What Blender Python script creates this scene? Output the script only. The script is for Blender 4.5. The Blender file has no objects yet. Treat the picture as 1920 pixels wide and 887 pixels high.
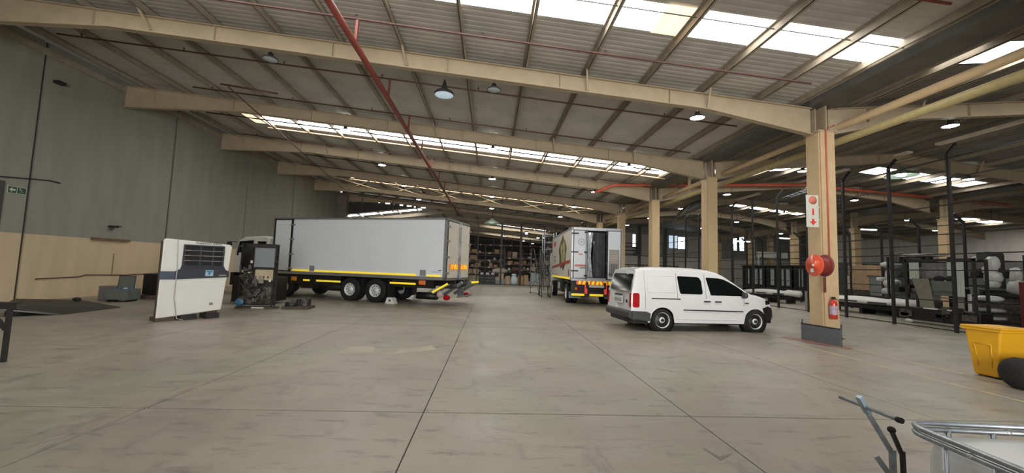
import bpy, bmesh, math, random
from mathutils import Vector, Matrix
random.seed(7)
C = bpy.context.scene.collection
PI = math.pi
# ---------------- camera, world, lights, exposure ----------------
F_PX, PITCH, ROLL, YAW = 751.478, 0.078236, 0.033841, 0.050610
cd = bpy.data.cameras.new('camera'); cam = bpy.data.objects.new('camera', cd); C.objects.link(cam)
cd.sensor_fit = 'HORIZONTAL'; cd.sensor_width = 36.0; cd.lens = F_PX/1920*36; cd.clip_end = 400; cd.clip_start = 0.05
_f0 = Vector((math.sin(YAW), math.cos(YAW), 0)); _r0 = Vector((math.cos(YAW), -math.sin(YAW), 0)); _u0 = Vector((0, 0, 1))
_f = _f0*math.cos(PITCH)+_u0*math.sin(PITCH); _u1 = _u0*math.cos(PITCH)-_f0*math.sin(PITCH)
_r = _r0*math.cos(ROLL)+_u1*math.sin(ROLL); _u = _u1*math.cos(ROLL)-_r0*math.sin(ROLL)
m = Matrix((( _r.x, _u.x, -_f.x, 0), (_r.y, _u.y, -_f.y, 0), (_r.z, _u.z, -_f.z, 1.65), (0, 0, 0, 1)))
cam.matrix_world = m
bpy.context.scene.camera = cam
W = bpy.data.worlds.new('sky'); bpy.context.scene.world = W; W.use_nodes = True
W.node_tree.nodes['Background'].inputs[0].default_value = (0.95, 0.96, 1.0, 1)
W.node_tree.nodes['Background'].inputs[1].default_value = 1.6
vs = bpy.context.scene.view_settings
vs.view_transform = 'Standard'; vs.look = 'None'; vs.gamma = 1; vs.use_curve_mapping = False
vs.exposure = 0.55
SKYLIGHT = 7.0      # strength of the daylight through the roof lights
LAMP = 42.0
def area(name, loc, rot, sx, sy, power, col=(1, 1, 1)):
    l = bpy.data.lights.new(name, 'AREA'); l.shape = 'RECTANGLE'; l.size = sx; l.size_y = sy; l.energy = power; l.color = col
    o = bpy.data.objects.new(name, l); C.objects.link(o); o.location = loc; o.rotation_euler = rot; return o
# daylight through the big roller doorway in the wall behind the camera
area('doorway_daylight', (2, -8.6, 2.6), (math.radians(90), 0, 0), 11, 5, 1500, (1.0, 0.985, 0.96))

# ---------------- materials ----------------
MATS = {}
def mat(name, col, rough=0.6, metal=0.0, var=0.12, scale=6.0, bump=0.0, emit=0.0, ecol=None, col2=None, spec=0.5, coat=0.0):
    if name in MATS: return MATS[name]
    M = bpy.data.materials.new(name); M.use_nodes = True; MATS[name] = M
    nt = M.node_tree; b = nt.nodes['Principled BSDF']
    b.inputs['Roughness'].default_value = rough; b.inputs['Metallic'].default_value = metal
    b.inputs['Specular IOR Level'].default_value = spec
    b.inputs['Coat Weight'].default_value = coat
    tc = nt.nodes.new('ShaderNodeTexCoord'); no = nt.nodes.new('ShaderNodeTexNoise')
    no.inputs['Scale'].default_value = scale; no.inputs['Detail'].default_value = 5
    nt.links.new(tc.outputs['Object'], no.inputs['Vector'])
    mx = nt.nodes.new('ShaderNodeMixRGB'); r = nt.nodes.new('ShaderNodeValToRGB')
    r.color_ramp.elements[0].position = 0.35; r.color_ramp.elements[1].position = 0.65
    nt.links.new(no.outputs['Fac'], r.inputs['Fac']); nt.links.new(r.outputs['Color'], mx.inputs['Fac'])
    c2 = col2 or tuple(max(0, x*(1-var)) for x in col)
    mx.inputs['Color1'].default_value = (*col, 1); mx.inputs['Color2'].default_value = (*c2, 1)
    nt.links.new(mx.outputs['Color'], b.inputs['Base Color'])
    if bump:
        bp = nt.nodes.new('ShaderNodeBump'); bp.inputs['Strength'].default_value = bump; bp.inputs['Distance'].default_value = 0.02
        nt.links.new(no.outputs['Fac'], bp.inputs['Height']); nt.links.new(bp.outputs['Normal'], b.inputs['Normal'])
    if emit:
        b.inputs['Emission Color'].default_value = (*(ecol or col), 1); b.inputs['Emission Strength'].default_value = emit
    return M
def nodes(M): return M.node_tree, M.node_tree.nodes, M.node_tree.links

# painted wall: grey above, cream below a horizontal paint line
def wall_mat(name, top, low, z, streak=0.12):
    M = bpy.data.materials.new(name); M.use_nodes = True; nt, N, L = nodes(M); b = N['Principled BSDF']
    g = N.new('ShaderNodeNewGeometry'); sp = N.new('ShaderNodeSeparateXYZ'); L.new(g.outputs['Position'], sp.inputs[0])
    gt = N.new('ShaderNodeMath'); gt.operation = 'GREATER_THAN'; gt.inputs[1].default_value = z; L.new(sp.outputs['Z'], gt.inputs[0])
    mx = N.new('ShaderNodeMixRGB'); mx.inputs[1].default_value = (*low, 1); mx.inputs[2].default_value = (*top, 1); L.new(gt.outputs[0], mx.inputs[0])
    mp = N.new('ShaderNodeMapping'); mp.inputs['Scale'].default_value = (2.2, 2.2, 0.35); L.new(g.outputs['Position'], mp.inputs[0])
    no = N.new('ShaderNodeTexNoise'); no.inputs['Scale'].default_value = 1.0; no.inputs['Detail'].default_value = 8; L.new(mp.outputs[0], no.inputs['Vector'])
    r = N.new('ShaderNodeMapRange'); r.inputs[1].default_value = 0.3; r.inputs[2].default_value = 0.7; r.inputs[3].default_value = 1-streak; r.inputs[4].default_value = 1+streak*0.5
    L.new(no.outputs['Fac'], r.inputs[0])
    mu = N.new('ShaderNodeVectorMath'); mu.operation = 'SCALE'; L.new(mx.outputs[0], mu.inputs[0]); L.new(r.outputs[0], mu.inputs['Scale'])
    L.new(mu.outputs[0], b.inputs['Base Color']); b.inputs['Roughness'].default_value = 0.75
    return M
def floor_mat():
    M = bpy.data.materials.new('concrete_floor'); M.use_nodes = True; nt, N, L = nodes(M); b = N['Principled BSDF']
    g = N.new('ShaderNodeNewGeometry')
    def noise(sc, det, vec=(1, 1, 1), rough=0.55):
        mp = N.new('ShaderNodeMapping'); mp.inputs['Scale'].default_value = vec; L.new(g.outputs['Position'], mp.inputs[0])
        n = N.new('ShaderNodeTexNoise'); n.inputs['Scale'].default_value = sc; n.inputs['Detail'].default_value = det; n.inputs['Roughness'].default_value = rough
        L.new(mp.outputs[0], n.inputs['Vector']); return n.outputs['Fac']
    def rng(s, a, b_, c, d):
        r = N.new('ShaderNodeMapRange'); r.inputs[1].default_value = a; r.inputs[2].default_value = b_; r.inputs[3].default_value = c; r.inputs[4].default_value = d; L.new(s, r.inputs[0]); return r.outputs[0]
    def mul(a, b_):
        q = N.new('ShaderNodeMath'); q.operation = 'MULTIPLY'; L.new(a, q.inputs[0]); L.new(b_, q.inputs[1]); return q.outputs[0]
    big = rng(noise(0.35, 6), 0.3, 0.7, 0.80, 1.12)
    mid = rng(noise(2.6, 8, rough=0.7), 0.3, 0.7, 0.88, 1.06)
    scuff = rng(noise(1.6, 9, (1.0, 4.0, 1), 0.75), 0.36, 0.455, 0.62, 1.0)
    scuff2 = mul(rng(noise(1.1, 10, (2.2, 0.9, 1), 0.72), 0.34, 0.44, 0.74, 1.0), rng(noise(5.0, 6, (1, 1, 1), 0.7), 0.27, 0.33, 0.7, 1.0))
    f = mul(mul(big, mid), mul(scuff, scuff2))
    mx = N.new('ShaderNodeMixRGB'); L.new(rng(noise(0.16, 3), 0.4, 0.62, 0, 1), mx.inputs[0])
    mx.inputs[1].default_value = (0.325, 0.285, 0.230, 1); mx.inputs[2].default_value = (0.285, 0.272, 0.215, 1)
    mu = N.new('ShaderNodeVectorMath'); mu.operation = 'SCALE'; L.new(mx.outputs[0], mu.inputs[0]); L.new(f, mu.inputs['Scale'])
    L.new(mu.outputs[0], b.inputs['Base Color'])
    L.new(rng(noise(1.3, 6), 0.3, 0.7, 0.30, 0.55), b.inputs['Roughness'])
    bp = N.new('ShaderNodeBump'); bp.inputs['Strength'].default_value = 0.12; bp.inputs['Distance'].default_value = 0.01
    L.new(mid, bp.inputs['Height']); L.new(bp.outputs[0], b.inputs['Normal'])
    return M
CONC = floor_mat()
WALL_L = wall_mat('left_wall_paint', (0.26, 0.252, 0.215), (0.56, 0.44, 0.285), 2.24)
WALL_B = wall_mat('back_wall_paint', (0.34, 0.33, 0.31), (0.78, 0.74, 0.68), 3.75)
WALL_R = wall_mat('right_wall_paint', (0.85, 0.79, 0.75), (0.24, 0.24, 0.24), 3.6)
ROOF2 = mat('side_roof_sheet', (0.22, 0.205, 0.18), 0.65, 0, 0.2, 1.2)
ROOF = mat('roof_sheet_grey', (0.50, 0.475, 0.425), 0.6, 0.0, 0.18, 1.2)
CREAM = mat('cream_steel', (0.43, 0.345, 0.23), 0.55, 0, 0.10, 3)
CREAMD = mat('dusty_cream_purlin', (0.34, 0.29, 0.22), 0.65, 0, 0.2, 4)
COLC = mat('cream_column_paint', (0.60, 0.44, 0.255), 0.5, 0, 0.08, 4)
GUT = mat('gutter_galvanised', (0.15, 0.15, 0.145), 0.5, 0.4, 0.25, 2)
DARKCLAD = mat('dark_cladding', (0.055, 0.055, 0.05), 0.7, 0, 0.2, 2)
REDP = mat('red_pipe', (0.20, 0.042, 0.03), 0.5, 0, 0.25, 5)
REDB = mat('bright_red_pipe', (0.62, 0.13, 0.07), 0.45, 0, 0.1, 5)
BROWN = mat('brown_pipe', (0.09, 0.04, 0.03), 0.5, 0, 0.25, 5)
GLASSY = mat('roof_light_sheet', (0.9, 0.93, 0.95), 0.4, 0, 0.05, 2, emit=SKYLIGHT, ecol=(1.0, 0.975, 0.925))
AMBER = mat('aged_roof_light_sheet', (0.8, 0.65, 0.42), 0.5, 0, 0.2, 2, emit=1.1, ecol=(1.0, 0.75, 0.45))
LAMPE = mat('lamp_diffuser', (1, 1, 1), 0.4, 0, 0, 2, emit=LAMP, ecol=(0.93, 1.0, 0.98))
TUBEE = mat('fluorescent_tube', (1, 1, 1), 0.4, 0, 0, 2, emit=6, ecol=(0.93, 1.0, 1.0))
OFFL = mat('unlit_diffuser', (0.45, 0.50, 0.52), 0.35, 0, 0.1, 3)
BLUEL = mat('bluish_dome_glow', (0.52, 0.62, 0.72), 0.3, 0, 0.1, 3, emit=0.25, ecol=(0.7, 0.85, 1))  # faint glow put into the dome, which is no lamp
SKYW = mat('window_daylight', (0.9, 0.95, 1), 0.3, 0, 0.05, 2, emit=2.2, ecol=(0.75, 0.87, 1))
PANEB = mat('bluish_pane', (0.55, 0.68, 0.8), 0.2, 0, 0.05, 2, emit=0.5, ecol=(0.7, 0.85, 1))
BLK = mat('black_paint', (0.007, 0.007, 0.008), 0.45, 0, 0.3, 8)
RUB = mat('black_rubber', (0.009, 0.009, 0.009), 0.8, 0, 0.3, 12, bump=0.15)
BLKM = mat('black_steel', (0.03, 0.03, 0.03), 0.5, 0.3, 0.3, 8)
DG = mat('dark_grey_plastic', (0.05, 0.052, 0.055), 0.5, 0, 0.15, 8)
GREYS = mat('grey_rubber_sheet', (0.105, 0.11, 0.125), 0.75, 0, 0.2, 9)
WHT = mat('white_gloss_paint', (0.72, 0.73, 0.74), 0.22, 0, 0.02, 3, coat=0.4)
WHB = mat('white_box_panel', (0.70, 0.75, 0.79), 0.30, 0, 0.03, 1.5, coat=0.2)
WHC = mat('cream_white_door', (0.66, 0.62, 0.54), 0.4, 0, 0.05, 3)
WHP = mat('white_plastic', (0.66, 0.66, 0.62), 0.45, 0, 0.05, 3)
ALU = mat('aluminium', (0.42, 0.43, 0.44), 0.38, 0.8, 0.1, 6)
GALV = mat('galvanised_steel', (0.36, 0.39, 0.42), 0.36, 0.85, 0.3, 25)
STEEL = mat('silver_rim', (0.68, 0.69, 0.71), 0.4, 0.2, 0.1, 9)
YEL = mat('yellow_reflective_glow', (0.9, 0.66, 0.03), 0.4, 0, 0.05, 9, emit=0.35)  # own glow stands in for light thrown back by the tape
ORA = mat('orange_reflective_glow', (0.85, 0.13, 0.02), 0.4, 0, 0.05, 9, emit=0.2)  # slight emission imitates reflected light on the chevron boards
REDR = mat('red_reflective_glow', (0.8, 0.07, 0.05), 0.35, 0, 0.05, 9, emit=0.3)  # emission imitates light returned by the red bars
REDL = mat('red_lens', (0.42, 0.004, 0.008), 0.55, 0, 0.3, 20, spec=0.12)
AMBL = mat('amber_lens', (0.75, 0.30, 0.03), 0.2, 0, 0.1, 9)
TINT = mat('tinted_glass', (0.006, 0.009, 0.008), 0.08, 0, 0.3, 2, spec=0.25)
BIN = mat('yellow_bin_plastic', (0.72, 0.37, 0.012), 0.42, 0, 0.08, 4)
BINF = mat('faded_yellow_plastic', (0.45, 0.25, 0.05), 0.5, 0, 0.12, 4)
CARD = mat('cardboard', (0.46, 0.30, 0.18), 0.8, 0, 0.15, 5)
CARD2 = mat('pale_cardboard', (0.58, 0.46, 0.33), 0.8, 0, 0.15, 5)
RACKO = mat('rack_beam_brown', (0.17, 0.065, 0.04), 0.5, 0, 0.2, 5)
RACKB = mat('rack_upright_dark', (0.02, 0.022, 0.03), 0.5, 0, 0.2, 5)
WRAP = mat('white_wrap', (0.50, 0.50, 0.48), 0.35, 0, 0.15, 6, bump=0.3)
NAVY = mat('slate_band', (0.035, 0.04, 0.055), 0.45, 0, 0.1, 5)
LOGO = mat('logo_blue', (0.05, 0.20, 0.38), 0.4, 0, 0.1, 5)
COIL = mat('condenser_coil', (0.30, 0.33, 0.36), 0.45, 0.5, 0.15, 60)
MACH = mat('oily_machinery', (0.13, 0.112, 0.095), 0.5, 0.3, 0.75, 9, bump=0.3)
OLV = mat('olive_board', (0.20, 0.19, 0.14), 0.7, 0, 0.15, 5)
PALEG = mat('pale_green_panel', (0.42, 0.46, 0.42), 0.45, 0, 0.08, 5)
MAROON = mat('maroon_paint', (0.12, 0.02, 0.022), 0.5, 0, 0.2, 5)
WOOD = mat('pallet_wood', (0.085, 0.06, 0.045), 0.8, 0, 0.3, 14)
GRNG = mat('grey_green_metal', (0.14, 0.16, 0.145), 0.5, 0.2, 0.2, 6)
BLUE = mat('blue_plastic', (0.05, 0.16, 0.26), 0.45, 0, 0.2, 6)
LBLUE = mat('pale_blue_plastic', (0.30, 0.42, 0.62), 0.45, 0, 0.1, 6)
SIGNW = mat('sign_white', (0.62, 0.62, 0.54), 0.45, 0, 0.03, 5)
SIGNR = mat('sign_red', (0.72, 0.05, 0.035), 0.45, 0, 0.05, 5)
SIGNR2 = mat('sign_red_faded', (0.66, 0.19, 0.13), 0.45, 0, 0.05, 5)
SIGNG = mat('exit_sign_green', (0.02, 0.06, 0.03), 0.4, 0, 0.05, 5)
SIGNL = mat('exit_sign_pale', (0.50, 0.58, 0.48), 0.4, 0, 0.05, 5)
YLINE = mat('worn_yellow_line', (0.56, 0.46, 0.25), 0.6, 0, 0.3, 7, col2=(0.42, 0.36, 0.25))
DUST = mat('worn_white_line', (0.38, 0.34, 0.25), 0.6, 0, 0.2, 7, col2=(0.31, 0.285, 0.235))
RSTAIN = mat('red_floor_paint', (0.30, 0.09, 0.055), 0.6, 0, 0.3, 5, col2=(0.26, 0.20, 0.16))
PLATE = mat('checker_plate', (0.075, 0.07, 0.06), 0.55, 0.4, 0.4, 30, bump=0.5)

# ---------------- mesh helpers ----------------
class MB:
    def __init__(s): s.v = []; s.f = []; s.mi = []; s.sm = []
    def add(s, vs_, fs, mi=0, sm=False):
        n = len(s.v); s.v += [tuple(v) for v in vs_]; s.f += [tuple(i+n for i in f) for f in fs]; s.mi += [mi]*len(fs); s.sm += [sm]*len(fs); return s
    def box(s, x0, x1, y0, y1, z0, z1, mi=0):
        return s.add([(x0, y0, z0), (x1, y0, z0), (x1, y1, z0), (x0, y1, z0), (x0, y0, z1), (x1, y0, z1), (x1, y1, z1), (x0, y1, z1)],
                     [(0, 3, 2, 1), (4, 5, 6, 7), (0, 1, 5, 4), (1, 2, 6, 5), (2, 3, 7, 6), (3, 0, 4, 7)], mi)
    def bar(s, p, q, w, h=None, mi=0, up=(0, 0, 1)):
        h = h or w; p = Vector(p); q = Vector(q); d = (q-p).normalized(); u = Vector(up)
        if abs(d.dot(u)) > 0.95: u = Vector((1, 0, 0))
        a = d.cross(u).normalized()*w/2; b = a.cross(d).normalized()*h/2
        return s.add([p-a-b, p+a-b, p+a+b, p-a+b, q-a-b, q+a-b, q+a+b, q-a+b], [(0, 1, 2, 3), (4, 7, 6, 5), (0, 4, 5, 1), (1, 5, 6, 2), (2, 6, 7, 3), (3, 7, 4, 0)], mi)
    def tube(s, pts, r, n=8, mi=0, cap=True):
        pts = [Vector(p) for p in pts]; rings = []; k = len(pts); prev = None
        for i, p in enumerate(pts):
            d = (pts[min(i+1, k-1)]-pts[max(i-1, 0)]).normalized()
            if prev is None:
                u = Vector((0, 0, 1)) if abs(d.z) < 0.9 else Vector((1, 0, 0)); a = d.cross(u).normalized()
            else: a = (prev-d*prev.dot(d)).normalized()
            prev = a; b = d.cross(a); rr = r[i] if isinstance(r, (list, tuple)) else r
            rings.append([p+a*math.cos(2*PI*j/n)*rr+b*math.sin(2*PI*j/n)*rr for j in range(n)])
        vs_ = [v for g in rings for v in g]; fs = []
        for i in range(k-1):
            for j in range(n): fs.append((i*n+j, i*n+(j+1) % n, (i+1)*n+(j+1) % n, (i+1)*n+j))
        s.add(vs_, fs, mi, True)
        if cap:
            m0 = len(s.v)-len(vs_); s.f += [tuple(m0+j for j in reversed(range(n))), tuple(m0+(k-1)*n+j for j in range(n))]; s.mi += [mi]*2; s.sm += [False]*2
        return s
    def lathe(s, prof, c=(0, 0, 0), ax='z', n=24, mi=0, close=False):
        vs_ = []; k = len(prof)
        for (r, h) in prof:
            for j in range(n):
                a = 2*PI*j/n; x, y = r*math.cos(a), r*math.sin(a)
                v = {'z': (x, y, h), 'y': (x, h, y), 'x': (h, x, y)}[ax]; vs_.append((v[0]+c[0], v[1]+c[1], v[2]+c[2]))
        fs = [(i*n+j, i*n+(j+1) % n, (i+1)*n+(j+1) % n, (i+1)*n+j) for i in range(k-1) for j in range(n)]
        return s.add(vs_, fs, mi, True)
    def prism(s, poly, a0, a1, ax='y', mi=0):
        # poly in the two other axes, extruded along ax from a0 to a1
        k = len(poly); mk = {'y': lambda p, a: (p[0], a, p[1]), 'x': lambda p, a: (a, p[0], p[1]), 'z': lambda p, a: (p[0], p[1], a)}[ax]
        return s.add([mk(p, a0) for p in poly]+[mk(p, a1) for p in poly], [tuple(range(k)), tuple(reversed(range(k, 2*k)))]+[(i, k+i, k+(i+1) % k, (i+1) % k) for i in range(k)], mi)
    def blob(s, c, r, mi=0, n=12, mth=8, jit=0.0, sq=2.0):
        vs_ = []; fs = []
        for i in range(mth+1):
            t = PI*i/mth
            for j in range(n):
                a = 2*PI*j/n; q = 1+random.uniform(-jit, jit)
                f = lambda x: math.copysign(abs(x)**(2/sq), x)
                vs_.append((c[0]+r[0]*f(math.sin(t))*f(math.cos(a))*q, c[1]+r[1]*f(math.sin(t))*f(math.sin(a))*q, c[2]+r[2]*f(math.cos(t))*(q if 0 < i < mth else 1)))
        for i in range(mth):
            for j in range(n): fs.append((i*n+j, (i+1)*n+j, (i+1)*n+(j+1) % n, i*n+(j+1) % n))
        return s.add(vs_, fs, mi, True)
    def build(s, name, mats, parent=None, bevel=0, seg=2, loc=None, rotz=0, weld=False):
        me = bpy.data.meshes.new(name); me.from_pydata(s.v, [], s.f)
        if not isinstance(mats, (list, tuple)): mats = [mats]
        for q in mats: me.materials.append(q)
        me.polygons.foreach_set('material_index', s.mi); me.polygons.foreach_set('use_smooth', s.sm)
        bm = bmesh.new(); bm.from_mesh(me)
        if weld: bmesh.ops.remove_doubles(bm, verts=bm.verts, dist=1e-5)
        bmesh.ops.recalc_face_normals(bm, faces=bm.faces); bm.to_mesh(me); bm.free(); me.update()
        o = bpy.data.objects.new(name, me); C.objects.link(o)
        if loc: o.location = loc
        o.rotation_euler.z = rotz
        if parent: o.parent = parent
        if bevel:
            b = o.modifiers.new('bevel', 'BEVEL'); b.width = bevel; b.segments = seg; b.limit_method = 'ANGLE'; b.angle_limit = math.radians(40)
        return o
def tag(o, label=None, cat=None, group=None, kind=None):
    if label: o['label'] = label
    if cat: o['category'] = cat
    if group: o['group'] = group
    if kind: o['kind'] = kind
    return o
def thing(name, label, cat, loc=(0, 0, 0), rotz=0, group=None):
    o = bpy.data.objects.new(name, None); C.objects.link(o); o.empty_display_size = 0.1
    o.location = loc; o.rotation_euler.z = rotz; return tag(o, label, cat, group)
def struct_root(name, loc=(0, 0, 0)):
    o = bpy.data.objects.new(name, None); C.objects.link(o); o.location = loc; o['kind'] = 'structure'; return o
KIDS = {}
def dup(root, loc, rotz=None, label=None, group=None):
    # children gathered once per source for speed
    r = root.copy(); C.objects.link(r)
    def kids(o):
        if o.name not in KIDS: KIDS[o.name] = list(o.children)
        return KIDS[o.name]
    for ch in kids(root):
        c = ch.copy(); C.objects.link(c); c.parent = r
        for g in kids(ch):
            d = g.copy(); C.objects.link(d); d.parent = c
    r.location = loc
    if rotz is not None: r.rotation_euler.z = rotz
    if label: r['label'] = label
    if group: r['group'] = group
    return r
def copymesh(o, loc=None, parent=None):
    c = o.copy(); C.objects.link(c)
    if loc is not None: c.location = loc
    if parent: c.parent = parent
    return c
def text(name, body, size, M, parent, loc, rot, ext=0.002, align='CENTER', sx=1.0):
    cu = bpy.data.curves.new(name, 'FONT'); cu.body = body; cu.size = size; cu.extrude = ext; cu.align_x = align; cu.align_y = 'CENTER'; cu.resolution_u = 2
    t = bpy.data.objects.new(name, cu); C.objects.link(t)
    dg = bpy.context.evaluated_depsgraph_get(); me = bpy.data.meshes.new_from_object(t.evaluated_get(dg))
    C.objects.unlink(t); bpy.data.objects.remove(t)
    me.materials.clear(); me.materials.append(M)
    o = bpy.data.objects.new(name, me); C.objects.link(o); o.location = loc; o.rotation_euler = rot; o.scale.x = sx
    if parent: o.parent = parent
    return o
ORD = ['nearest', 'second nearest', 'third nearest', 'fourth nearest', 'fifth nearest', 'sixth nearest', 'seventh nearest', 'eighth nearest', 'ninth nearest', 'tenth nearest', 'eleventh nearest', 'twelfth nearest', 'thirteenth nearest']

# ---------------- frame of the hall ----------------
XW, XC, XR2, XE = -15.47, 9.52, 27.0, 46.0
Y0, DY, YB = 11.042, 5.976, 40.92
def fy(k): return Y0+(k-1)*DY           # frame k, k=1 is the first one in view
def z1(x): return 7.39-0.0825*x         # rafter top, hall one
def z2(x):                              # rafter top, hall two (gable), hall three
    if x < 18.3: return 6.62+0.093*(x-XC)
    if x < XR2: return 6.62+0.093*(18.3-XC)-0.093*(x-18.3)
    if x < 36.5: return 5.81+0.093*(x-XR2)+0.6
    return 5.81+0.6+0.093*(36.5-XR2)-0.093*(x-36.5)
SHEET = 0.21                            # purlin depth: sheets lie this far above the rafter top

# floor of separately cast slabs
fl = struct_root('floor')
fb = MB().box(XW-2, XE, -9, 82, -0.3, -0.02).build('ground_base', mat('joint_dirt', (0.05, 0.045, 0.04), 0.9), fl)
xs = [XW-1.5, -12.9, -9.85, -6.80, -3.67, -0.69, 2.38, 5.45, 8.5, 11.55, 14.6, 17.65, 20.7, 26.8, 32.9, 39, XE]
ys = [-9, -1.3, 4.69, 16.6, 28.5, YB, 60, 82]
for i in range(len(xs)-1):
    for j in range(len(ys)-1):
        g = 0.013 if j < 3 else 0.009
        h = 2.4*g
        MB().box(xs[i]+g/2, xs[i+1]-g/2, ys[j]+h/2, ys[j+1]-h/2, -0.15, 0.0).build('floor_slab', CONC, fl)
def patch(name, pts, M, z=0.0015):
    return MB().add([(p[0], p[1], z) for p in pts], [tuple(range(len(pts)))]).build(name, M, fl)
def line(name, p, q, w, M, z=0.0015):
    p = Vector(p); q = Vector(q); n = Vector((-(q-p).y, (q-p).x)).normalized()*w/2
    return patch(name, [p-n, q-n, q+n, p+n], M, z)
line('painted_line', (7.63, 3.0), (7.63, 10.1), 0.055, YLINE)
line('painted_line', (8.72, 4.0), (8.72, 9.4), 0.05, YLINE)
line('painted_line', (10.0, 11.5), (15.4, 11.9), 0.05, YLINE, 0.002)
line('painted_line', (9.2, 10.2), (15.4, 10.75), 0.045, YLINE, 0.0025)
line('painted_line', (2.5, 10.55), (7.7, 10.0), 0.05, YLINE, 0.003)
line('painted_line', (-9.0, 11.2), (5.4, 11.25), 0.035, DUST, 0.0035)
patch('worn_patch', [(-2.75, 7.6), (-2.1, 7.75), (-2.25, 8.25), (-2.7, 8.15)], mat('buff_patch', (0.40, 0.35, 0.26), 0.5, 0, 0.1, 3, col2=(0.33, 0.30, 0.24)), 0.001)
patch('worn_patch', [(-1.75, 7.6), (-1.0, 8.1), (-1.15, 8.5), (-1.7, 8.0)], MATS['buff_patch'], 0.001)
TYRE = mat('rubber_smear', (0.165, 0.148, 0.122), 0.6, 0, 0.3, 3, col2=(0.27, 0.245, 0.20))
patch('tyre_smear', [(-3.678, 3.479), (-3.755, 3.933), (-3.627, 4.134), (-3.613, 4.126), (-3.685, 3.927), (-3.662, 3.481)], TYRE, 0.0010)
patch('tyre_smear', [(-3.858, 3.721), (-3.864, 3.917), (-3.787, 4.043), (-3.773, 4.037), (-3.796, 3.903), (-3.842, 3.719)], TYRE, 0.0011)
patch('tyre_smear', [(-4.078, 3.961), (-4.069, 4.18), (-3.874, 4.257), (-3.866, 4.243), (-4.011, 4.14), (-4.062, 3.959)], TYRE, 0.0012)
patch('tyre_smear', [(-4.02, 3.685), (-3.95, 3.735), (-3.93, 3.705), (-4.0, 3.655)], TYRE, 0.0013)
patch('tyre_smear', [(-3.718, 4.57), (-3.745, 4.91), (-3.718, 5.42), (-3.702, 5.42), (-3.675, 4.91), (-3.702, 4.57)], TYRE, 0.0016)
patch('tyre_smear', [(-3.658, 4.102), (-3.625, 4.314), (-3.608, 4.52), (-3.592, 4.52), (-3.555, 4.306), (-3.642, 4.098)], TYRE, 0.0017)
patch('tyre_smear', [(-0.616, 10.537), (-0.206, 10.437), (-0.214, 10.403), (-0.624, 10.503)], TYRE, 0.0018)
patch('tyre_smear', [(-5.291, 5.338), (-4.991, 5.358), (-4.989, 5.322), (-5.289, 5.302)], TYRE, 0.0019)
patch('tyre_smear', [(2.734, 8.048), (3.184, 7.948), (3.176, 7.912), (2.726, 8.012)], TYRE, 0.0020)
patch('tyre_smear', [(3.363, 7.787), (4.053, 8.087), (4.067, 8.053), (3.377, 7.753)], TYRE, 0.0021)
patch('tyre_smear', [(4.184, 7.508), (4.474, 7.448), (4.466, 7.412), (4.176, 7.472)], TYRE, 0.0022)
patch('tyre_smear', [(2.921, 6.925), (3.141, 6.765), (3.119, 6.735), (2.899, 6.895)], TYRE, 0.0023)
patch('tyre_smear', [(2.098, 3.861), (2.144, 3.682), (2.306, 3.767), (2.314, 3.753), (2.116, 3.618), (2.082, 3.859)], TYRE, 0.0024)
patch('red_paint_stain', [(8.15, 9.9), (8.55, 9.2), (8.75, 9.3), (8.72, 10.2), (8.3, 10.9), (8.0, 10.8)], RSTAIN, 0.004)

# left wall of tilt-up panels with recessed joints
wl = struct_root('wall_left')
joints = [-9, -3.7, 2.2, 8.1, 14.06, 19.85, 25.78, 31.6, 37.45, YB+0.5]
for a, b in zip(joints[:-1], joints[1:]):
    MB().box(XW-0.2, XW, a+0.05, b-0.05, 0, z1(XW)+0.18).build('wall_panel', WALL_L, wl)
MB().box(XW-0.25, XW-0.05, -9, YB+0.5, 0, z1(XW)+0.18).build('joint_backing', mat('dark_joint', (0.06, 0.06, 0.055), 0.9), wl)
MB().box(XW-0.0, XW+0.07, -9, YB, z1(XW)-0.30, z1(XW)-0.06).build('trim_1', CREAMD)['kind'] = 'structure'
# return pier at the far end of the left wall
pier = MB().box(XW, XW+0.9, YB-0.55, YB+0.1, 0, z1(XW)-0.2)
for x in (0.32, 0.62): pier.box(XW+x, XW+x+0.03, YB-0.57, YB-0.55, 0, z1(XW)-0.3)
pier.build('trim_2', mat('pier_paint', (0.23, 0.20, 0.165), 0.7, 0, 0.1, 2))['kind'] = 'structure'
# end wall above the opening to the annex
def ann(x): return 8.02+0.135*(x+4.5) if x < -4.5 else 8.02-0.085*(x+4.5)
we = struct_root('wall_far')
e = MB().prism([(XW+0.2, 6.45), (-4.5, 7.93), (XC, 6.75), (XC, z1(XC)+.2), (XW+0.2, z1(XW)+.2)], YB+0.05, YB+0.15)
e.build('gable_cladding', DARKCLAD, we)
for i in range(12):
    x = -15.2+i*0.72
    MB().box(x, x+random.choice((0.12, 0.3, 0.42)), YB+0.02, YB+0.045, z1(x)-0.58, z1(x)-0.50).build('light_gap', MATS['roof_light_sheet'], we)
for x in (-13.2, -10.1): MB().bar((x, YB, z1(x)-0.3), (x, YB, 6.9), 0.12).build('cladding_rail', GUT, we)
MB().bar((-14.8, YB, 8.3), (-13.3, YB, 6.9), 0.05).build('cladding_brace', GUT, we)
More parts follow.
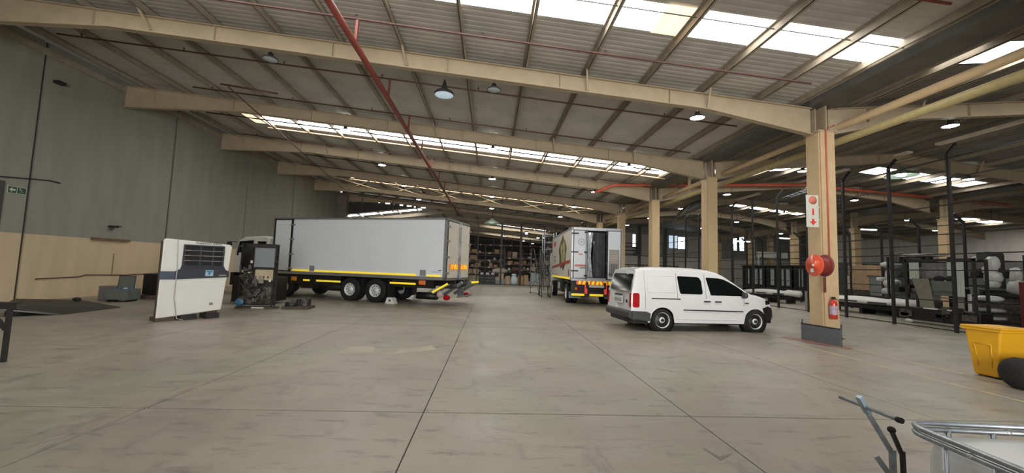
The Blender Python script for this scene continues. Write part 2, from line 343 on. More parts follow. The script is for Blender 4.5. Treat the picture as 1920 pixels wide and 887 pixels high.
# wall behind halls two and three
wb = struct_root('wall_back')
YBK = 50.0
b = MB().box(XC-0.3, XE, YBK, YBK+0.3, 0, 9.5).build('wall_panel', WALL_B, wb)
for (x0, x1, za, zb) in ((15.9, 18.0, 3.75, 6.6), (19.1, 21.6, 3.75, 6.5), (22.3, 24.9, 3.75, 6.4), (25.1, 26.9, 3.75, 6.4)):
    MB().box(x0, x1, YBK-0.05, YBK, za, zb).build('pale_panel', mat('pale_panel', (0.60, 0.58, 0.54), 0.7, 0, 0.06, 2), wb)
for x in (11.5, 18.6, 22.0, 27.6, 33.5): MB().box(x, x+0.35, YBK-0.12, YBK, 0, 8).build('pilaster', mat('pilaster_grey', (0.14, 0.14, 0.135), 0.7), wb)
MB().box(XC, 30, YBK-0.06, YBK, 3.7, 3.78).build('wall_ledge', GUT, wb)
MB().box(12, 20, YBK-0.06, YBK, 2.55, 2.62).build('wall_ledge', GUT, wb)
nwin = 0
for (x0, x1, za, zb, cross) in ((17.85, 18.25, 4.85, 6.45, 1), (21.05, 21.3, 4.85, 6.3, 1), (22.55, 23.7, 4.85, 6.45, 0), (23.75, 24.7, 4.8, 6.3, 1), (31.0, 31.5, 4.85, 6.6, 0), (31.85, 32.45, 4.85, 6.7, 0)):
    nwin += 1; w_ = struct_root('window_%d' % nwin)
    MB().box(x0, x1, YBK-0.11, YBK-0.1, za, zb).build('pane', PANEB if nwin == 3 else SKYW, w_)
    f_ = MB()
    for (a, b_) in ((x0-.06, x0), (x1, x1+.06)): f_.box(a, b_, YBK-.16, YBK-.01, za-.06, zb+.06)
    for (a, b_) in ((za-.06, za), (zb, zb+.06)): f_.box(x0, x1, YBK-.16, YBK-.01, a, b_)
    if cross: f_.box((x0+x1)/2-.02, (x0+x1)/2+.02, YBK-.15, YBK-.11, za, zb); f_.box(x0, x1, YBK-.15, YBK-.11, za+(zb-za)*.62, za+(zb-za)*.62+.05)
    f_.build('window_frame', PALEG if nwin == 3 else GUT, w_)
for x in (18.2, 20.7):
    tag(MB().box(x, x+0.75, YBK-0.35, YBK-0.06, 1.55, 2.2).build('wall_vent', BLKM), 'small dark vent box %s on pale lower back wall' % ('left' if x < 19 else 'right'), 'vent')
g_ = thing('wall_cage', 'black barred bracket frame high on back wall beside parked delivery truck', 'bracket', (16.4, YBK-0.4, 3.9))
for z in (0, .45, .9, 1.35): MB().bar((0, 0, z), (1.9, 0, z), 0.08).build('rail', BLKM, g_)
for x in (0, 1.9): MB().bar((x, 0, 0), (x, 0, 1.35), 0.1).build('upright', BLKM, g_)
MB().box(-.1, 0, 0, .4, .0, 1.35).build('bracket', BLKM, g_)
# right wall and the wall behind the camera, with its doorway
wr = struct_root('wall_right'); MB().box(XE, XE+0.2, -9, YBK, 0, 9.5).build('wall_panel', WALL_R, wr)
MB().box(XE-7, XE, 46.0, 46.2, 0, 8.6).build('wall_panel', WALL_R, wr)
wc = struct_root('wall_rear')
for (a, b_, c_, d_) in ((XW, -3.5, 0, 9), (7.5, XE, 0, 8), (-3.5, 7.5, 5.2, 9)): MB().box(a, b_, -9.2, -9, c_, d_).build('wall_panel', WALL_L, wc)

# ---------------- roof ----------------
ce = struct_root('ceiling')
def corrug(xa, xb, ya, yb, zf, name='roof_sheet', M=ROOF, parent=ce, pitch=0.2, h=0.008, nx=1):
    n = max(1, int(round((yb-ya)/pitch))); p = (yb-ya)/n; prof = []
    for i in range(n):
        y = ya+i*p; prof += [(y, 0), (y+p*.5, 0), (y+p*.62, h), (y+p*.88, h)]
    prof.append((yb, 0)); k = len(prof); xsx = [xa+(xb-xa)*i/nx for i in range(nx+1)]
    vs_ = [(x, y, zf(x)+SHEET+z) for x in xsx for (y, z) in prof]
    fs = [(i*k+j, i*k+j+1, (i+1)*k+j+1, (i+1)*k+j) for i in range(nx) for j in range(k-1)]
    return MB().add(vs_, fs).build(name, M, parent)
STR = [(7.88, 8.85), (19.4, 20.55), (31.4, 32.5)]     # skylight strips
def roof_slope(xa, xb, zf, strips, sx0, sx1, yend=YB, M=ROOF):
    segs = [(xa, -9, yend)]
    for x in (sx0, sx1): MB().box(x-.05, x+.05, -9, yend, zf(x)+SHEET-.012, zf(x)+SHEET+.03).build('leak_cover_strip', M, ce)  # strips added to stop sky leaking between roof sheets
    if sx0 > xa: corrug(xa, sx0, -9, yend, zf, M=M)
    if sx1 < xb: corrug(sx1, xb, -9, yend, zf, M=M)
    ya = -9
    for (a, b_) in strips+[(yend, yend)]:
        if a > ya: corrug(sx0, sx1, ya, a, zf, M=M)
        ya = b_
def skylight(sx0, sx1, a, b_, zf, pitch=1.722, x_on=None, amber=()):
    xs_ = [sx0]; x = x_on if x_on is not None else sx0
    while x < sx1-0.05:
        if x > sx0+0.05: xs_.append(x)
        x += pitch
    xs_.append(sx1)
    for i in range(len(xs_)-1):
        M = AMBER if any(u < (xs_[i]+xs_[i+1])/2 < v for u, v in amber) else GLASSY
        x0, x1_ = xs_[i], xs_[i+1]
        MB().add([(x0, a, zf(x0)+SHEET+.01), (x1_, a, zf(x1_)+SHEET+.01), (x1_, b_, zf(x1_)+SHEET+.01), (x0, b_, zf(x0)+SHEET+.01)], [(0, 1, 2, 3)]).build('roof_light_pane', M, ce)
roof_slope(XW-.2, XC-.35, z1, STR, -11.6, 9.1)
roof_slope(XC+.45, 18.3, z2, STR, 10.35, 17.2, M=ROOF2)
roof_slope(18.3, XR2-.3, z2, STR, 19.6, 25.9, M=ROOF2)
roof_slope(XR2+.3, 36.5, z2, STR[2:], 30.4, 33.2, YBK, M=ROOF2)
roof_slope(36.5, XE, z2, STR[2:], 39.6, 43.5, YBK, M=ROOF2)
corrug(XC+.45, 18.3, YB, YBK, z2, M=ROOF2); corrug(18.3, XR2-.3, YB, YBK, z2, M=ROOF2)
PX1 = [-.95+1.722*i for i in range(-8, 6)]
for si, (a, b_) in enumerate(STR):
    skylight(-11.6 if si else -11.6, 9.1, a, b_, z1, x_on=PX1[2]-1.722, amber=[(3.95, 4.3)] if False else ())
    skylight(10.35, 17.2, a, b_, z2); skylight(19.6, 25.9, a, b_, z2)
skylight(30.4, 33.2, STR[2][0], STR[2][1], z2, amber=[(30, 34)]); skylight(39.6, 43.5, STR[2][0], STR[2][1], z2)
# aged amber sheets laid across one purlin of the nearest strip
for (x0, x1_) in ((3.85, 4.20), (4.26, 4.42), (3.55, 3.84)):
    MB().box(x0, x1_, STR[0][0]-.01, STR[0][1]+.01, 0, 0.012).build('roof_light_pane', AMBER, ce)
    o = C.objects[-1]
    for v in o.data.vertices: v.co.z += z1(v.co.x)+SHEET-.02
for (x0, x1_) in ((-12.2, -11.65),):
    for (a, b_) in STR[1:]:
        o = MB().box(x0, x1_, a-.01, b_, 0, 0.012).build('roof_light_pane', AMBER, ce)
        for v in o.data.vertices: v.co.z += z1(v.co.x)+SHEET-.02
# translucent laps beside the strips and a thin rail across them
def purlin(x, zf, y1=YB, M=CREAMD):
    z = zf(x); m_ = MB()
    m_.box(x-.008, x+.008, -8.8, y1, z, z+.2); m_.box(x-.008, x+.065, -8.8, y1, z, z+.01); m_.box(x-.065, x+.008, -8.8, y1, z+.19, z+.2)
    return m_.build('purlin', M, ce)
for x in PX1: purlin(x, z1)
for x in [10.6+1.7*i for i in range(5)]: purlin(x, z2)
for x in [19.3+1.7*i for i in range(5)]: purlin(x, z2)
for x in [28+1.9*i for i in range(5)]+[37.2+1.9*i for i in range(5)]: purlin(x, z2, YBK)
for (a, b_) in STR:      # sag rod that runs the length of each roof light
    MB().bar((-11.6, a+.12, z1(-11.6)+.1), (9.1, a+.12, z1(9.1)+.1), 0.02).build('sag_rod', GUT, ce)
    if a > 10: MB().bar((-11.6, b_+.05, z1(-11.6)+.02), (9.1, b_+.05, z1(9.1)+.02), 0.09, 0.05).build('lit_beam_strip', mat('lit_beam_orange', (0.55, 0.36, 0.22), 0.5), ce)  # orange tone paints the beam edge lit by the roof light
# valley gutter on the column line
gu = struct_root('trim_3')
MB().prism([(XC-.55, 6.62+.25), (XC-.35, 6.62+.02), (XC+.45, 6.62+.02), (XC+.6, 6.62+.25), (XC+.6, 6.95), (XC-.55, 6.95)], -8.9, YB).build('gutter_box', GUT, gu)
for x in (XC-.75, XC-.62, XC+.75): MB().box(x-.02, x+.02, -8.9, YB, 6.72, 6.92).build('gutter_edge', CREAMD, gu)
gu2 = struct_root('trim_4')
MB().box(XR2-.5, XR2+.5, -8.9, YBK, 6.62, 6.84).build('gutter_box', GUT, gu2)

for (x, zz, ya, yb) in ((18.3, z2(18.3)+SHEET+.02, -9, YBK), (36.5, z2(36.5)+SHEET+.02, -9, YBK), (-4.5, ann(-4.5)+.07, YB+.2, 78)):
    MB().prism([(x-.35, zz-.03), (x, zz+.01), (x+.35, zz-.03), (x+.35, zz-.0), (x, zz+.04), (x-.35, zz-.0)], ya, yb).build('ridge_leak_cap', ROOF2, ce)  # cap added to cover the light leak along the ridge
    MB().box(x-.05, x+.05, ya, yb, zz-.08, zz+.015).build('ridge_leak_strip', ROOF2, ce)  # closing strip added below the ridge against leaking daylight

# ---------------- portal rafters ----------------
def rafter_mesh(xs_, zf, dep, y):
    m_ = MB(); t = 0.012; fw = 0.19
    top = [(x, zf(x)) for x in xs_]; bot = [(x, zf(x)-d) for x, d in zip(xs_, dep)]
    poly = top+bot[::-1]; m_.prism(poly, y-t, y+t)
    for pts, s in ((top, -1), (bot, 1)):
        for (a, b_) in zip(pts[:-1], pts[1:]):
            q = [(a[0], a[1]), (b_[0], b_[1]), (b_[0], b_[1]+s*.022), (a[0], a[1]+s*.022)]
            m_.prism(q, y-fw/2, y+fw/2)
    return m_
def rafter(k, xs_, zf, dep, label, cleats):
    y = fy(k); r = thing('roof_rafter', label, 'rafter', (0, y, 0), 0, None)
    rafter_mesh(xs_, zf, dep, 0).build('beam', CREAM, r)
    for x in cleats:
        zb = zf(x)-dep[1 if x > xs_[1] else 0]
        MB().bar((x, .11, zf(x)+.05), (x+.12, .1, zf(x)-.44), 0.045, 0.045).build('fly_brace', CREAM, r)
        MB().bar((x, -.42, zf(x)+.05), (x+.1, -.09, zf(x)-.40), 0.045, 0.045).build('fly_brace', CREAM, r)
    for x in [xs_[0]+1.2+3.2*i for i in range(int((xs_[-1]-xs_[0])/3.2))]:
        MB().box(x-.005, x+.005, -.09, .09, zf(x)-.44, zf(x)-.02).build('stiffener', CREAM, r)
    return r
for k in range(-2, 7):
    n = k-1
    if k < 1: lab = 'cream steel roof rafter above the upper picture edge, %s frame towards the viewer' % ['third', 'second', 'first'][k+2]
    else: lab = 'cream tapered steel roof rafter above the trucks, %s of those spanning from left wall' % ORD[n]
    r = rafter(k, [XW+.05, -10.6, 6.1, XC-.28], z1, [0.92, 0.46, 0.46, 0.80], lab, [-9.6, -2.65, 2.47, 6.0][0 if k % 2 else 1:])
    if k < 1: r['group'] = 'rafters out of view'
    lab2 = 'cream steel gable rafter over the fenced side hall, %s one' % ORD[n] if k > 0 else 'cream steel gable rafter overhead past the right picture edge, %s frame towards the viewer' % ['third', 'second', 'first'][k+2]
    r2 = rafter(k, [XC+.28, 12.6, 18.3, 24, XR2-.25], z2, [0.80, 0.42, 0.42, 0.42, 0.8], lab2, [12.4, 22])
    if k < 1: r2['group'] = 'side rafters out of view'
for k in range(1, 8):
    rafter(k, [XR2+.25, 30, 36.5, 43, XE], z2, [0.8, .42, .42, .42, .6], 'cream steel rafter of the farthest right hall, %s one' % ORD[k-1], [33])
# roof bracing in the bays beside the far roof light
br = thing('roof_bracing', 'cream crossed angle braces under the far roof light', 'bracing', (0, 0, 0))
for i in range(6):
    xa = -12.3+i*3.444; xb = xa+3.444
    for (p, q) in (((xa, 29.3), (xb, 34.7)), ((xb, 29.3), (xa, 34.7))):
        MB().bar((p[0], p[1], z1(p[0])-.42), (q[0], q[1], z1(q[0])-.42), 0.10, 0.03).build('brace', mat('brace_cream', (0.72, 0.56, 0.32), 0.5), br)

# ---------------- columns ----------------
def column(x, y, h, label, group=None, w=0.36, M=COLC):
    c = thing('steel_column', label, 'column', (x, y, 0), 0, group)
    m_ = MB(); d = 0.25
    m_.box(-w/2-.08, -w/2-.065, -d, d-.05, 0, h) if False else None
    m_.box(-w/2, w/2, -d, -d+.02, 0, h); m_.box(-w/2, w/2, d-.02, d, 0, h); m_.box(-w/2-.06, -w/2+.0, -d+.02, d-.02, 0, h); m_.box(w/2, w/2+.02, -d+.02, d-.02, 0, h)
    m_.build('shaft', M, c)
    MB().box(-w/2-.03, w/2+.03, -d-.02, -d, 0, h).build('front_face', M, c)
    MB().box(-w/2-.1, w/2+.1, -d-.03, d+.03, h, h+.05).build('cap_plate', CREAM, c)
    MB().box(-.02, .02, -d, d, h+.05, 6.64).build('web_stub', CREAM, c)
    for s in (-1, 1): MB().box(s*.2-.012, s*.2+.012, -.1, .1, h+.05, 6.6).build('flange_stub', CREAM, c)
    MB().box(-w/2-.12, w/2+.12, -d-.08, d+.08, 0, .02).build('base_plate', BLKM, c)
    return c
names = ['cream square column carrying the hose reel and fire sign', 'cream column directly behind the front of the white van', 'cream column seen behind the van roof, third from the hose reel one', 'cream column right behind the delivery truck with open doors', 'thin far cream column peeping over the delivery truck roof', 'farthest cream column at the annex opening']
for k in range(1, 7): column(XC, fy(k), 5.86, names[k-1])
for k in (-1, 0): column(XC, fy(k), 5.86, 'cream square column outside the right picture edge, %s one towards the viewer' % ['second', 'first'][k+1], 'columns out of view')
for k in range(1, 8): column(XR2, fy(k)-.6, 5.4, 'cream column inside the fenced halls, %s of that row' % ORD[k-1])
column(29.9, 41.5, 5.6, 'slim cream column far behind the fence, left of the hose reel', w=0.3)

# ---------------- high-bay lamps ----------------
def lamp_proto(M, label, loc, drop=0.55, group=None, s=1.0):
    t = thing('highbay_lamp', label, 'lamp', loc, 0, group)
    MB().lathe([(0.05*s, .19*s), (.07*s, .17*s), (.08*s, .08*s), (.2*s, .03*s), (.215*s, 0), (.2*s, -.01*s)], n=20).build('housing', DG, t)
    MB().lathe([(0.0, -.035*s), (.1*s, -.03*s), (.17*s, -.012*s), (.2*s, 0)], n=20).build('diffuser', M, t)
    MB().tube([(0, 0, .19*s), (0, 0, .19+drop)], .012, 6).build('hanger', BLKM, t)
    return t
row = {-6.55: 'left', -0.1: 'middle', 6.05: 'right', 14.2: 'side-hall left', 22.4: 'side-hall right'}
lp = None; lo = None
for X in (-6.55, -0.1, 6.05):
    for k in range(1, 6):
        loc = (X, fy(k)+.42, 6.97-.0825*X-.12)
        off = (k == 1 and X < 3)
        lab = '%s round high-bay lamp, %s of the %s row over the trucks' % ('unlit grey' if off else 'glowing white', ORD[k-1], row[X])
        if off:
            if lo is None: lo = lamp_proto(OFFL, lab, loc)
            else: dup(lo, loc, label=lab)
        elif lp is None: lp = lamp_proto(LAMPE, lab, loc)
        else: dup(lp, loc, label=lab)
for X in (14.25, 22.4):
    for k in range(1, 7):
        dup(lp, (X, fy(k)+.5, z2(X)-.40-.1), label='glowing white round high-bay lamp, %s of the %s row' % (ORD[k-1], row[14.2 if X < 18 else 22.4]))
for X in (-.1, 6.05, -6.55):
    dup(lp, (X, fy(-1)+.4, 6.9-.0825*X), label='round high-bay lamp behind the viewer, in the %s row' % row[X], group='lamps out of view')
for i, (x, y, z) in enumerate([(9.0+24, 22, 6.4), (33, 30, 6.5), (33, 38, 6.5), (40, 26, 6.3), (40, 34, 6.3)]):
    dup(lp, (x, y, z), label='glowing lamp of the farthest right hall, number %s from the viewer' % ['one', 'two', 'three', 'four', 'five'][i])
for i, (x, y, z) in enumerate([(-10.5, 46.5, 6.9), (1.6, 50, 5.6), (4.5, 56, 5.5), (6.2, 60, 5.4), (6.4, 55, 5.9), (7.6, 58, 6.2)]):
    dup(lp, (x, y, z), label='small glowing lamp over the storage racks, %s' % ['left of the box truck roof', 'second from left right of the box truck', 'third from left', 'rightmost low one', 'third from right, higher', 'rightmost high one'][i], group='lamps over the racks')
t = thing('dome_ventilator', 'bluish oval translucent dome set below the roof, second rafter bay', 'ventilator', (-1.66, 12.3, 6.98))
MB().lathe([(.30, .0), (.31, .05), (.25, .12), (.1, .2), (.02, .5)], n=24).build('housing', DG, t)
MB().lathe([(0, -.06), (.15, -.045), (.25, -.015), (.29, 0)], n=24).build('dome', BLUEL, t)
t = thing('reflector_lamp', 'wide pale green reflector lamp hanging near the end wall, unlit', 'lamp', (-.02, 37.4, 5.75))
MB().lathe([(.1, .45), (.2, .35), (.3, .28), (.72, .02), (.74, -.04)], n=24).build('reflector', mat('pale_green_reflector', (0.40, 0.48, 0.38), 0.4), t)
MB().lathe([(0, .0), (.3, .04), (.5, .1)], n=20).build('bulb_glass', mat('dim_bulb', (0.7, 0.8, 0.6), 0.3, emit=.6), t)
MB().tube([(0, 0, .4), (0, 0, 1.98)], .03, 6).build('hanger', BLKM, t)
def tube_light(loc, L, label, rz=0, M=TUBEE):
    t = thing('fluorescent_light', label, 'lamp', loc, rz)
    MB().box(-L/2, L/2, -.07, .07, 0, .06).build('housing', WHP, t)
    MB().tube([(-L/2+.05, -.0, -.03), (L/2-.05, 0, -.03)], .05, 8).build('tube', M, t)
    for x in (-L/2+.2, L/2-.2): MB().tube([(x, 0, .06), (x, 0, z2(loc[0])+.2-loc[2])], .01, 5).build('hanger', BLKM, t)
tube_light((29.6, 30, 5.65), 1.6, 'long glowing fluorescent tube beside the fence post right of the hose reel column')
tube_light((23.4, 36, 4.85), 1.3, 'glowing fluorescent tube in the side hall, left of the fire sign')
tube_light((28.2, 37, 5.4), 1.4, 'glowing fluorescent tube partly hidden by the fire sign')
tube_light((33.2, 26, 6.15), 1.2, 'glowing fluorescent tube near the right picture edge, left one')
tube_light((35.1, 26, 6.05), 1.0, 'glowing fluorescent tube near the right picture edge, right one')
# reflector lamp in the side hall
t = thing('reflector_lamp', 'open grey-green reflector lamp lit over the black fence top', 'lamp', (19.25, 17.7, 6.62))
MB().lathe([(.08, .42), (.12, .30), (.28, .22), (.62, .02), (.63, -.02)], n=24).build('reflector', mat('grey_green_reflector', (0.15, 0.18, 0.14), 0.4), t)
MB().blob((0, 0, .05), (.2, .2, .08)).build('bulb_glass', LAMPE, t)

# ---------------- sprinkler pipes ----------------
RZ = lambda x: 7.12-.0825*x
mp = thing('sprinkler_main', 'dark red sprinkler main pipe running away under the roof', 'pipe', (0, 0, 0))
MB().tube([(-3.38, -6, 6.77), (-3.38, 40.5, 6.77)], .075, 10).build('main_pipe', REDP, mp)
ys_ = [9.25+3.035*i for i in range(-3, 11)]
for y in ys_:
    if y > 5: MB().bar((-3.38, y, 6.83), (-3.36, y, RZ(-3.3)-.03), 0.06, 0.06).build('riser', REDP, mp)
def ordn(i): return ORD[i] if i < len(ORD) else 'last'
for i, y in enumerate([q for q in ys_ if q > 5]):
    xl = [-11.5, -13.1, -13.3][i % 3]
    p_ = thing('sprinkler_branch', 'thin red sprinkler branch pipe across the roof, %s one' % ordn(i), 'pipe', (0, y, 0))
    MB().tube([(xl, 0, RZ(xl)), (7.8, 0, RZ(7.8))], .026, 8).build('branch_pipe', REDP if i == 0 else BROWN, p_)
    h = MB()
    for j in range(7):
        x = xl+.7+3.0*j
        if x < 7.6: h.tube([(x, 0, RZ(x)), (x, 0, RZ(x)+.09)], .014, 6); h.lathe([(.0, .1), (.03, .1), (.03, .085), (0, .085)], (x, 0, RZ(x)), n=8)
    h.build('sprinkler_heads', BROWN, p_)['kind'] = 'stuff'
t = tag(MB().tube([(-9.2, 13.8, 7.5), (-12.5, 33.6, 7.75)], .022, 6).build('conduit', BROWN), 'thin brown conduit running diagonally away above the parked truck', 'conduit')
tag(MB().tube([(-9.4, 13.7, 7.55), (-7.6, 13.9, 7.4)], .03, 6).build('conduit', BROWN), 'short brown pipe stub under the left roof bay', 'conduit')
bp_ = thing('hydrant_pipe', 'bright red fire main crossing behind the columns into the side hall', 'pipe', (0, 22.6, 0))
MB().tube([(5.9, .3, 6.2), (6.9, 0, 6.63), (7.3, 0, 6.66), (18.5, 0, 7.16), (31.5, 0, 6.5)], .085, 10).build('pipe', REDB, bp_)
# pair of cream drainage pipes beside the columns
cp_ = thing('drain_pipes', 'pair of large cream drainage pipes running beside the column line', 'pipe', (0, 0, 0))
MB().tube([(10.12, -6, 6.14), (10.12, 40, 6.10)], .105, 14).build('pipe', COLC, cp_)
MB().tube([(10.12, -6, 5.70), (10.12, 40, 5.68)], .105, 14).build('pipe', mat('olive_cream_pipe', (0.44, 0.36, 0.17), 0.45), cp_)
for y in (20, 26, 32): MB().box(10.05, 10.19, y-.02, y+.02, 5.6, 6.65).build('bracket', CREAM, cp_)
rb = thing('ridge_rail', 'cream rail along the side hall ridge, its lit lengths painted pale', 'rail', (18.3, 0, 7.30))
for (a, b_) in ((5, 15.3), (16.4, 18.4), (19.5, 21.2), (22.1, 24), (26.4, 29.8), (31, 36)): MB().box(-.13, .13, a, b_, 0, .09).build('lit_rail_length', mat('lit_rail_pale', (0.88, 0.78, 0.62), 0.5), rb)  # pale lengths stand in for light falling on the ridge beam
t = thing('broken_duct', 'crumpled galvanised duct with dangling cream panel under side hall roof', 'duct', (14.3, 17.2, 5.6))
MB().bar((-.9, 0, -.35), (.5, 0, .15), .05, .05).build('frame_rail', GALV, t); MB().bar((-.9, .5, -.3), (.6, .5, .3), .05, .05).build('frame_rail', GALV, t)
MB().bar((.2, 0, 0), (.6, 0, .65), .16, .03).build('dangling_panel', CREAM, t); MB().bar((.5, 0, .5), (1.4, .2, .75), .2, .03).build('dangling_panel', CREAM, t)
for i in range(7): MB().bar((-.8+.2*i, 0, -.33+.08*i), (-.7+.2*i, .5, -.2+.08*i), .03).build('rung', GALV, t)
t = thing('fabric_duct', 'large grey crumpled duct hanging beyond the third column', 'duct', (13.9, 26, 6.3))
MB().tube([(-1.6, 0, -.9), (-1.2, 0, -.55), (-.4, 0, -.1), (.3, 0, .15), (1.0, 0, .2)], [.10, .2, .3, .3, .2], 12).build('duct_body', GUT, t)
MB().bar((-1.5, -.3, -.8), (-.9, -.3, -.1), .2, .03).build('loose_flap', CREAM, t); MB().tube([(0, 0, .2), (0, 0, 1.0)], .012, 5).build('hanger', BLKM, t)

# ---------------- fences ----------------
def fence(name, label, pts_y, X, top, rails, arm, w=.07, M=BLKM, zb=0.0):
    f = thing(name, label, 'fence', (X, 0, 0))
    for y in pts_y:
        m_ = MB(); m_.box(-w/2, w/2, y-w/2, y+w/2, 0, top); m_.bar((0, y, top), (arm, y, top+.38), w, w)
        m_.build('post', M, f)
    y0_, y1_ = pts_y[0], pts_y[-1]
    for z in rails: MB().box(-.018, .018, y0_, y1_, z-.018, z+.018).build('rail', M, f)
    for q in (.35, .8): MB().tube([(arm*q, y0_, top+.38*q), (arm*q, y1_, top+.38*q)], .008, 4).build('wire', M, f)
    return f
ysf = [4.4+2.07*i for i in range(17)]
ysf = [12.68+2.062*i for i in range(-3, 13)]
f1 = fence('security_fence', 'tall black steel fence with cranked posts right of the column line', ysf, 15.5, 6.05, [.06, 1.02, 2.07, 2.62, 3.3, 4.3, 5.2, 5.9], .32, .085)
f2 = fence('inner_fence', 'second black fence with cranked post tops inside the side hall', [16.7+1.9*i for i in range(10)], 21.0, 4.35, [.06, 1.4, 2.6, 3.4, 4.3], -.45, .08)
f3 = thing('cage_partition', 'low black railing with many uprights in front of pale back wall', 'fence', (0, 44, 0))
MB().box(10.4, 21, -.03, .03, 2.4, 2.5).build('rail', BLKM, f3); MB().box(10.4, 21, -.02, .02, 1.3, 1.36).build('rail', BLKM, f3)
for i in range(14): MB().box(10.5+i*.8, 10.56+i*.8, -.03, .03, 0, 2.45).build('upright', BLKM, f3)
ca = thing('storage_cage', 'black cage front across the opening to the storage annex', 'fence', (0, 38.6, 0))
for x, w_ in ((-3.4, .1), (-1.3, .1), (.98, .16), (2.85, .2), (5.1, .08), (7.0, .08)): MB().box(x-w_/2, x+w_/2, -w_/2, w_/2, 0, 6.0).build('post', BLKM, ca)
for z, w_ in ((.04, .06), (2.75, .03), (5.2, .03), (5.98, .05), (4.3, .02)): MB().box(-6, 8.6, -w_/2, w_/2, z-w_/2, z+w_/2).build('rail', BLKM, ca)

# ---------------- things on the first column ----------------
cy = fy(1)
g = thing('column_guard', 'grey rubber guard sheet on posts at the foot of hose reel column', 'guard', (8.44, 10.55, 0), math.atan2(9.49-10.55, 8.60-8.44))
MB().box(0, 1.07, -.012, .012, .01, .44).build('guard_sheet', GREYS, g, bevel=.004)
for x in (.0, 1.05): MB().tube([(x, .03, .0), (x, .03, .54)], .015, 6).build('guard_post', BLKM, g)
MB().box(0, 1.07, -.016, -.010, .41, .44).build('top_hem', BLKM, g)
s = thing('fire_sign', 'white sign with red disc, extinguisher bar and arrow on the near column', 'sign', (9.0, 10.74, 3.53))
MB().box(-.19, .17, -.008, .008, -.455, .455).build('sign_board', SIGNW, s, bevel=.004)
MB().box(.16, .23, .0, .05, .1, .14).build('bracket', COLC, s); MB().box(.16, .23, .0, .05, -.25, -.21).build('bracket', COLC, s)
MB().lathe([(0, 0), (.118, 0), (.118, .004), (0, .004)], (0, -.013, .31), ax='y', n=32).build('red_disc', SIGNR2, s)
MB().box(-.022, .028, -.013, -.009, -.11, .05).build('red_bar', SIGNR, s); MB().box(-.012, .018, -.013, -.009, .05, .08).build('red_bar_tip', SIGNR, s)
MB().prism([(-.035, -.22), (.035, -.22), (.035, -.29), (.10, -.29), (0, -.40), (-.10, -.29), (-.035, -.29)], -.013, -.009).build('red_arrow', SIGNR, s)
h = thing('hose_reel', 'red fire hose reel mounted on the near cream column', 'hose reel', (9.06, 10.46, 2.0)); h.scale = (1.1, 1.1, 1.1)
# the drum's axis points toward the viewer's left
hr = MB()
RX = Matrix.Rotation(math.radians(-88), 4, 'Z')
def rlathe(prof, name, M, n=32):
    m_ = MB().lathe(prof, ax='y', n=n); m_.v = [tuple(RX @ Vector(v)) for v in m_.v]; return m_.build(name, M, h)
rlathe([(0, -.30), (.05, -.30), (.05, -.285), (.255, -.28), (.27, -.27), (.27, -.26), (.05, -.262)], 'front_disc', mat('reel_orange_red', (0.75, 0.10, 0.04), 0.35, coat=.4))
rlathe([(.05, .0), (.27, .0), (.27, .012), (.05, .015)], 'rear_disc', REDP)
rlathe([(.22, -.26), (.235, -.25), (.215, -.215), (.235, -.19), (.215, -.155), (.235, -.13), (.215, -.095), (.235, -.07), (.215, -.035), (.22, 0)], 'hose', mat('dark_red_hose', (0.22, .03, .025), .5))
rlathe([(0, -.315), (.03, -.315), (.03, -.30)], 'hub', WHP, 12)
lb = MB().box(-.10, -.01, -.287, -.283, -.17, -.08); lb.v = [tuple(RX @ Vector(v)) for v in lb.v]; lb.build('paper_label', WHP, h)
MB().tube([(.0, .0, 0), (.12, .25, 0)], .03, 8).build('axle_bracket', REDP, h)
MB().tube([(.17, .18, .0), (.17, .18, -.66), (.07, .10, -.66), (.07, .10, -.30), (.17, .18, -.30)], .014, 8).build('guide_frame', REDP, h)
rp = tag(MB().tube([(9.44, 10.72, 2.0), (9.44, 10.72, 5.9), (9.7, 10.72, 6.05)], .016, 8).build('riser_pipe', REDB), 'thin red pipe rising up the near column above the hose reel', 'pipe')
x_ = thing('fire_extinguisher', 'red fire extinguisher hanging low on the near column', 'extinguisher', (9.46, 10.66, .55))
MB().lathe([(0, 0), (.075, .0), (.09, .02), (.09, .42), (.07, .50), (.03, .54), (0, .54)], n=20).build('cylinder', mat('extinguisher_red', (0.62, .04, .03), .3, coat=.4), x_)
MB().lathe([(.0915, .12), (.0915, .36)], n=20).build('printed_label', mat('extinguisher_label', (0.25, 0.16, 0.35), .5, 0, .1, 40, col2=(.6, .5, .5)), x_)
MB().box(-.03, .05, -.02, .02, .54, .60).build('valve', BLKM, x_); MB().tube([(.03, -.02, .56), (.10, -.07, .5), (.10, -.08, .25)], .012, 6).build('hose', RUB, x_)
MB().box(-.03, .03, .06, .12, .35, .42).build('bracket', BLKM, x_)

# ---------------- white panel van ----------------
VAN = thing('panel_van', 'white crew panel van parked beside the near cream column', 'van', (4.84, 12.16, 0), math.radians(5.4))
prof_top = [(-.93, .42), (-.93, .75), (-.91, 1.05), (-.86, 1.35), (-.78, 1.62), (-.70, 1.73), (-.55, 1.79), (-.2, 1.815), (.4, 1.83), (1.0, 1.825), (1.45, 1.79), (1.75, 1.73), (1.95, 1.65), (2.2, 1.50), (2.5, 1.31), (2.75, 1.16), (2.85, 1.115), (3.1, 1.07), (3.35, 1.0), (3.5, .93), (3.58, .86), (3.64, .74), (3.66, .6)]
def van_top(x):
    if x <= -.7: return 1.73
    P_ = [p for p in prof_top if p[0] >= -.7]
    for (a, b_) in zip(P_[:-1], P_[1:]):
        if a[0] <= x <= b_[0]: return a[1]+(b_[1]-a[1])*(x-a[0])/(b_[0]-a[0])
    return P_[-1][1]
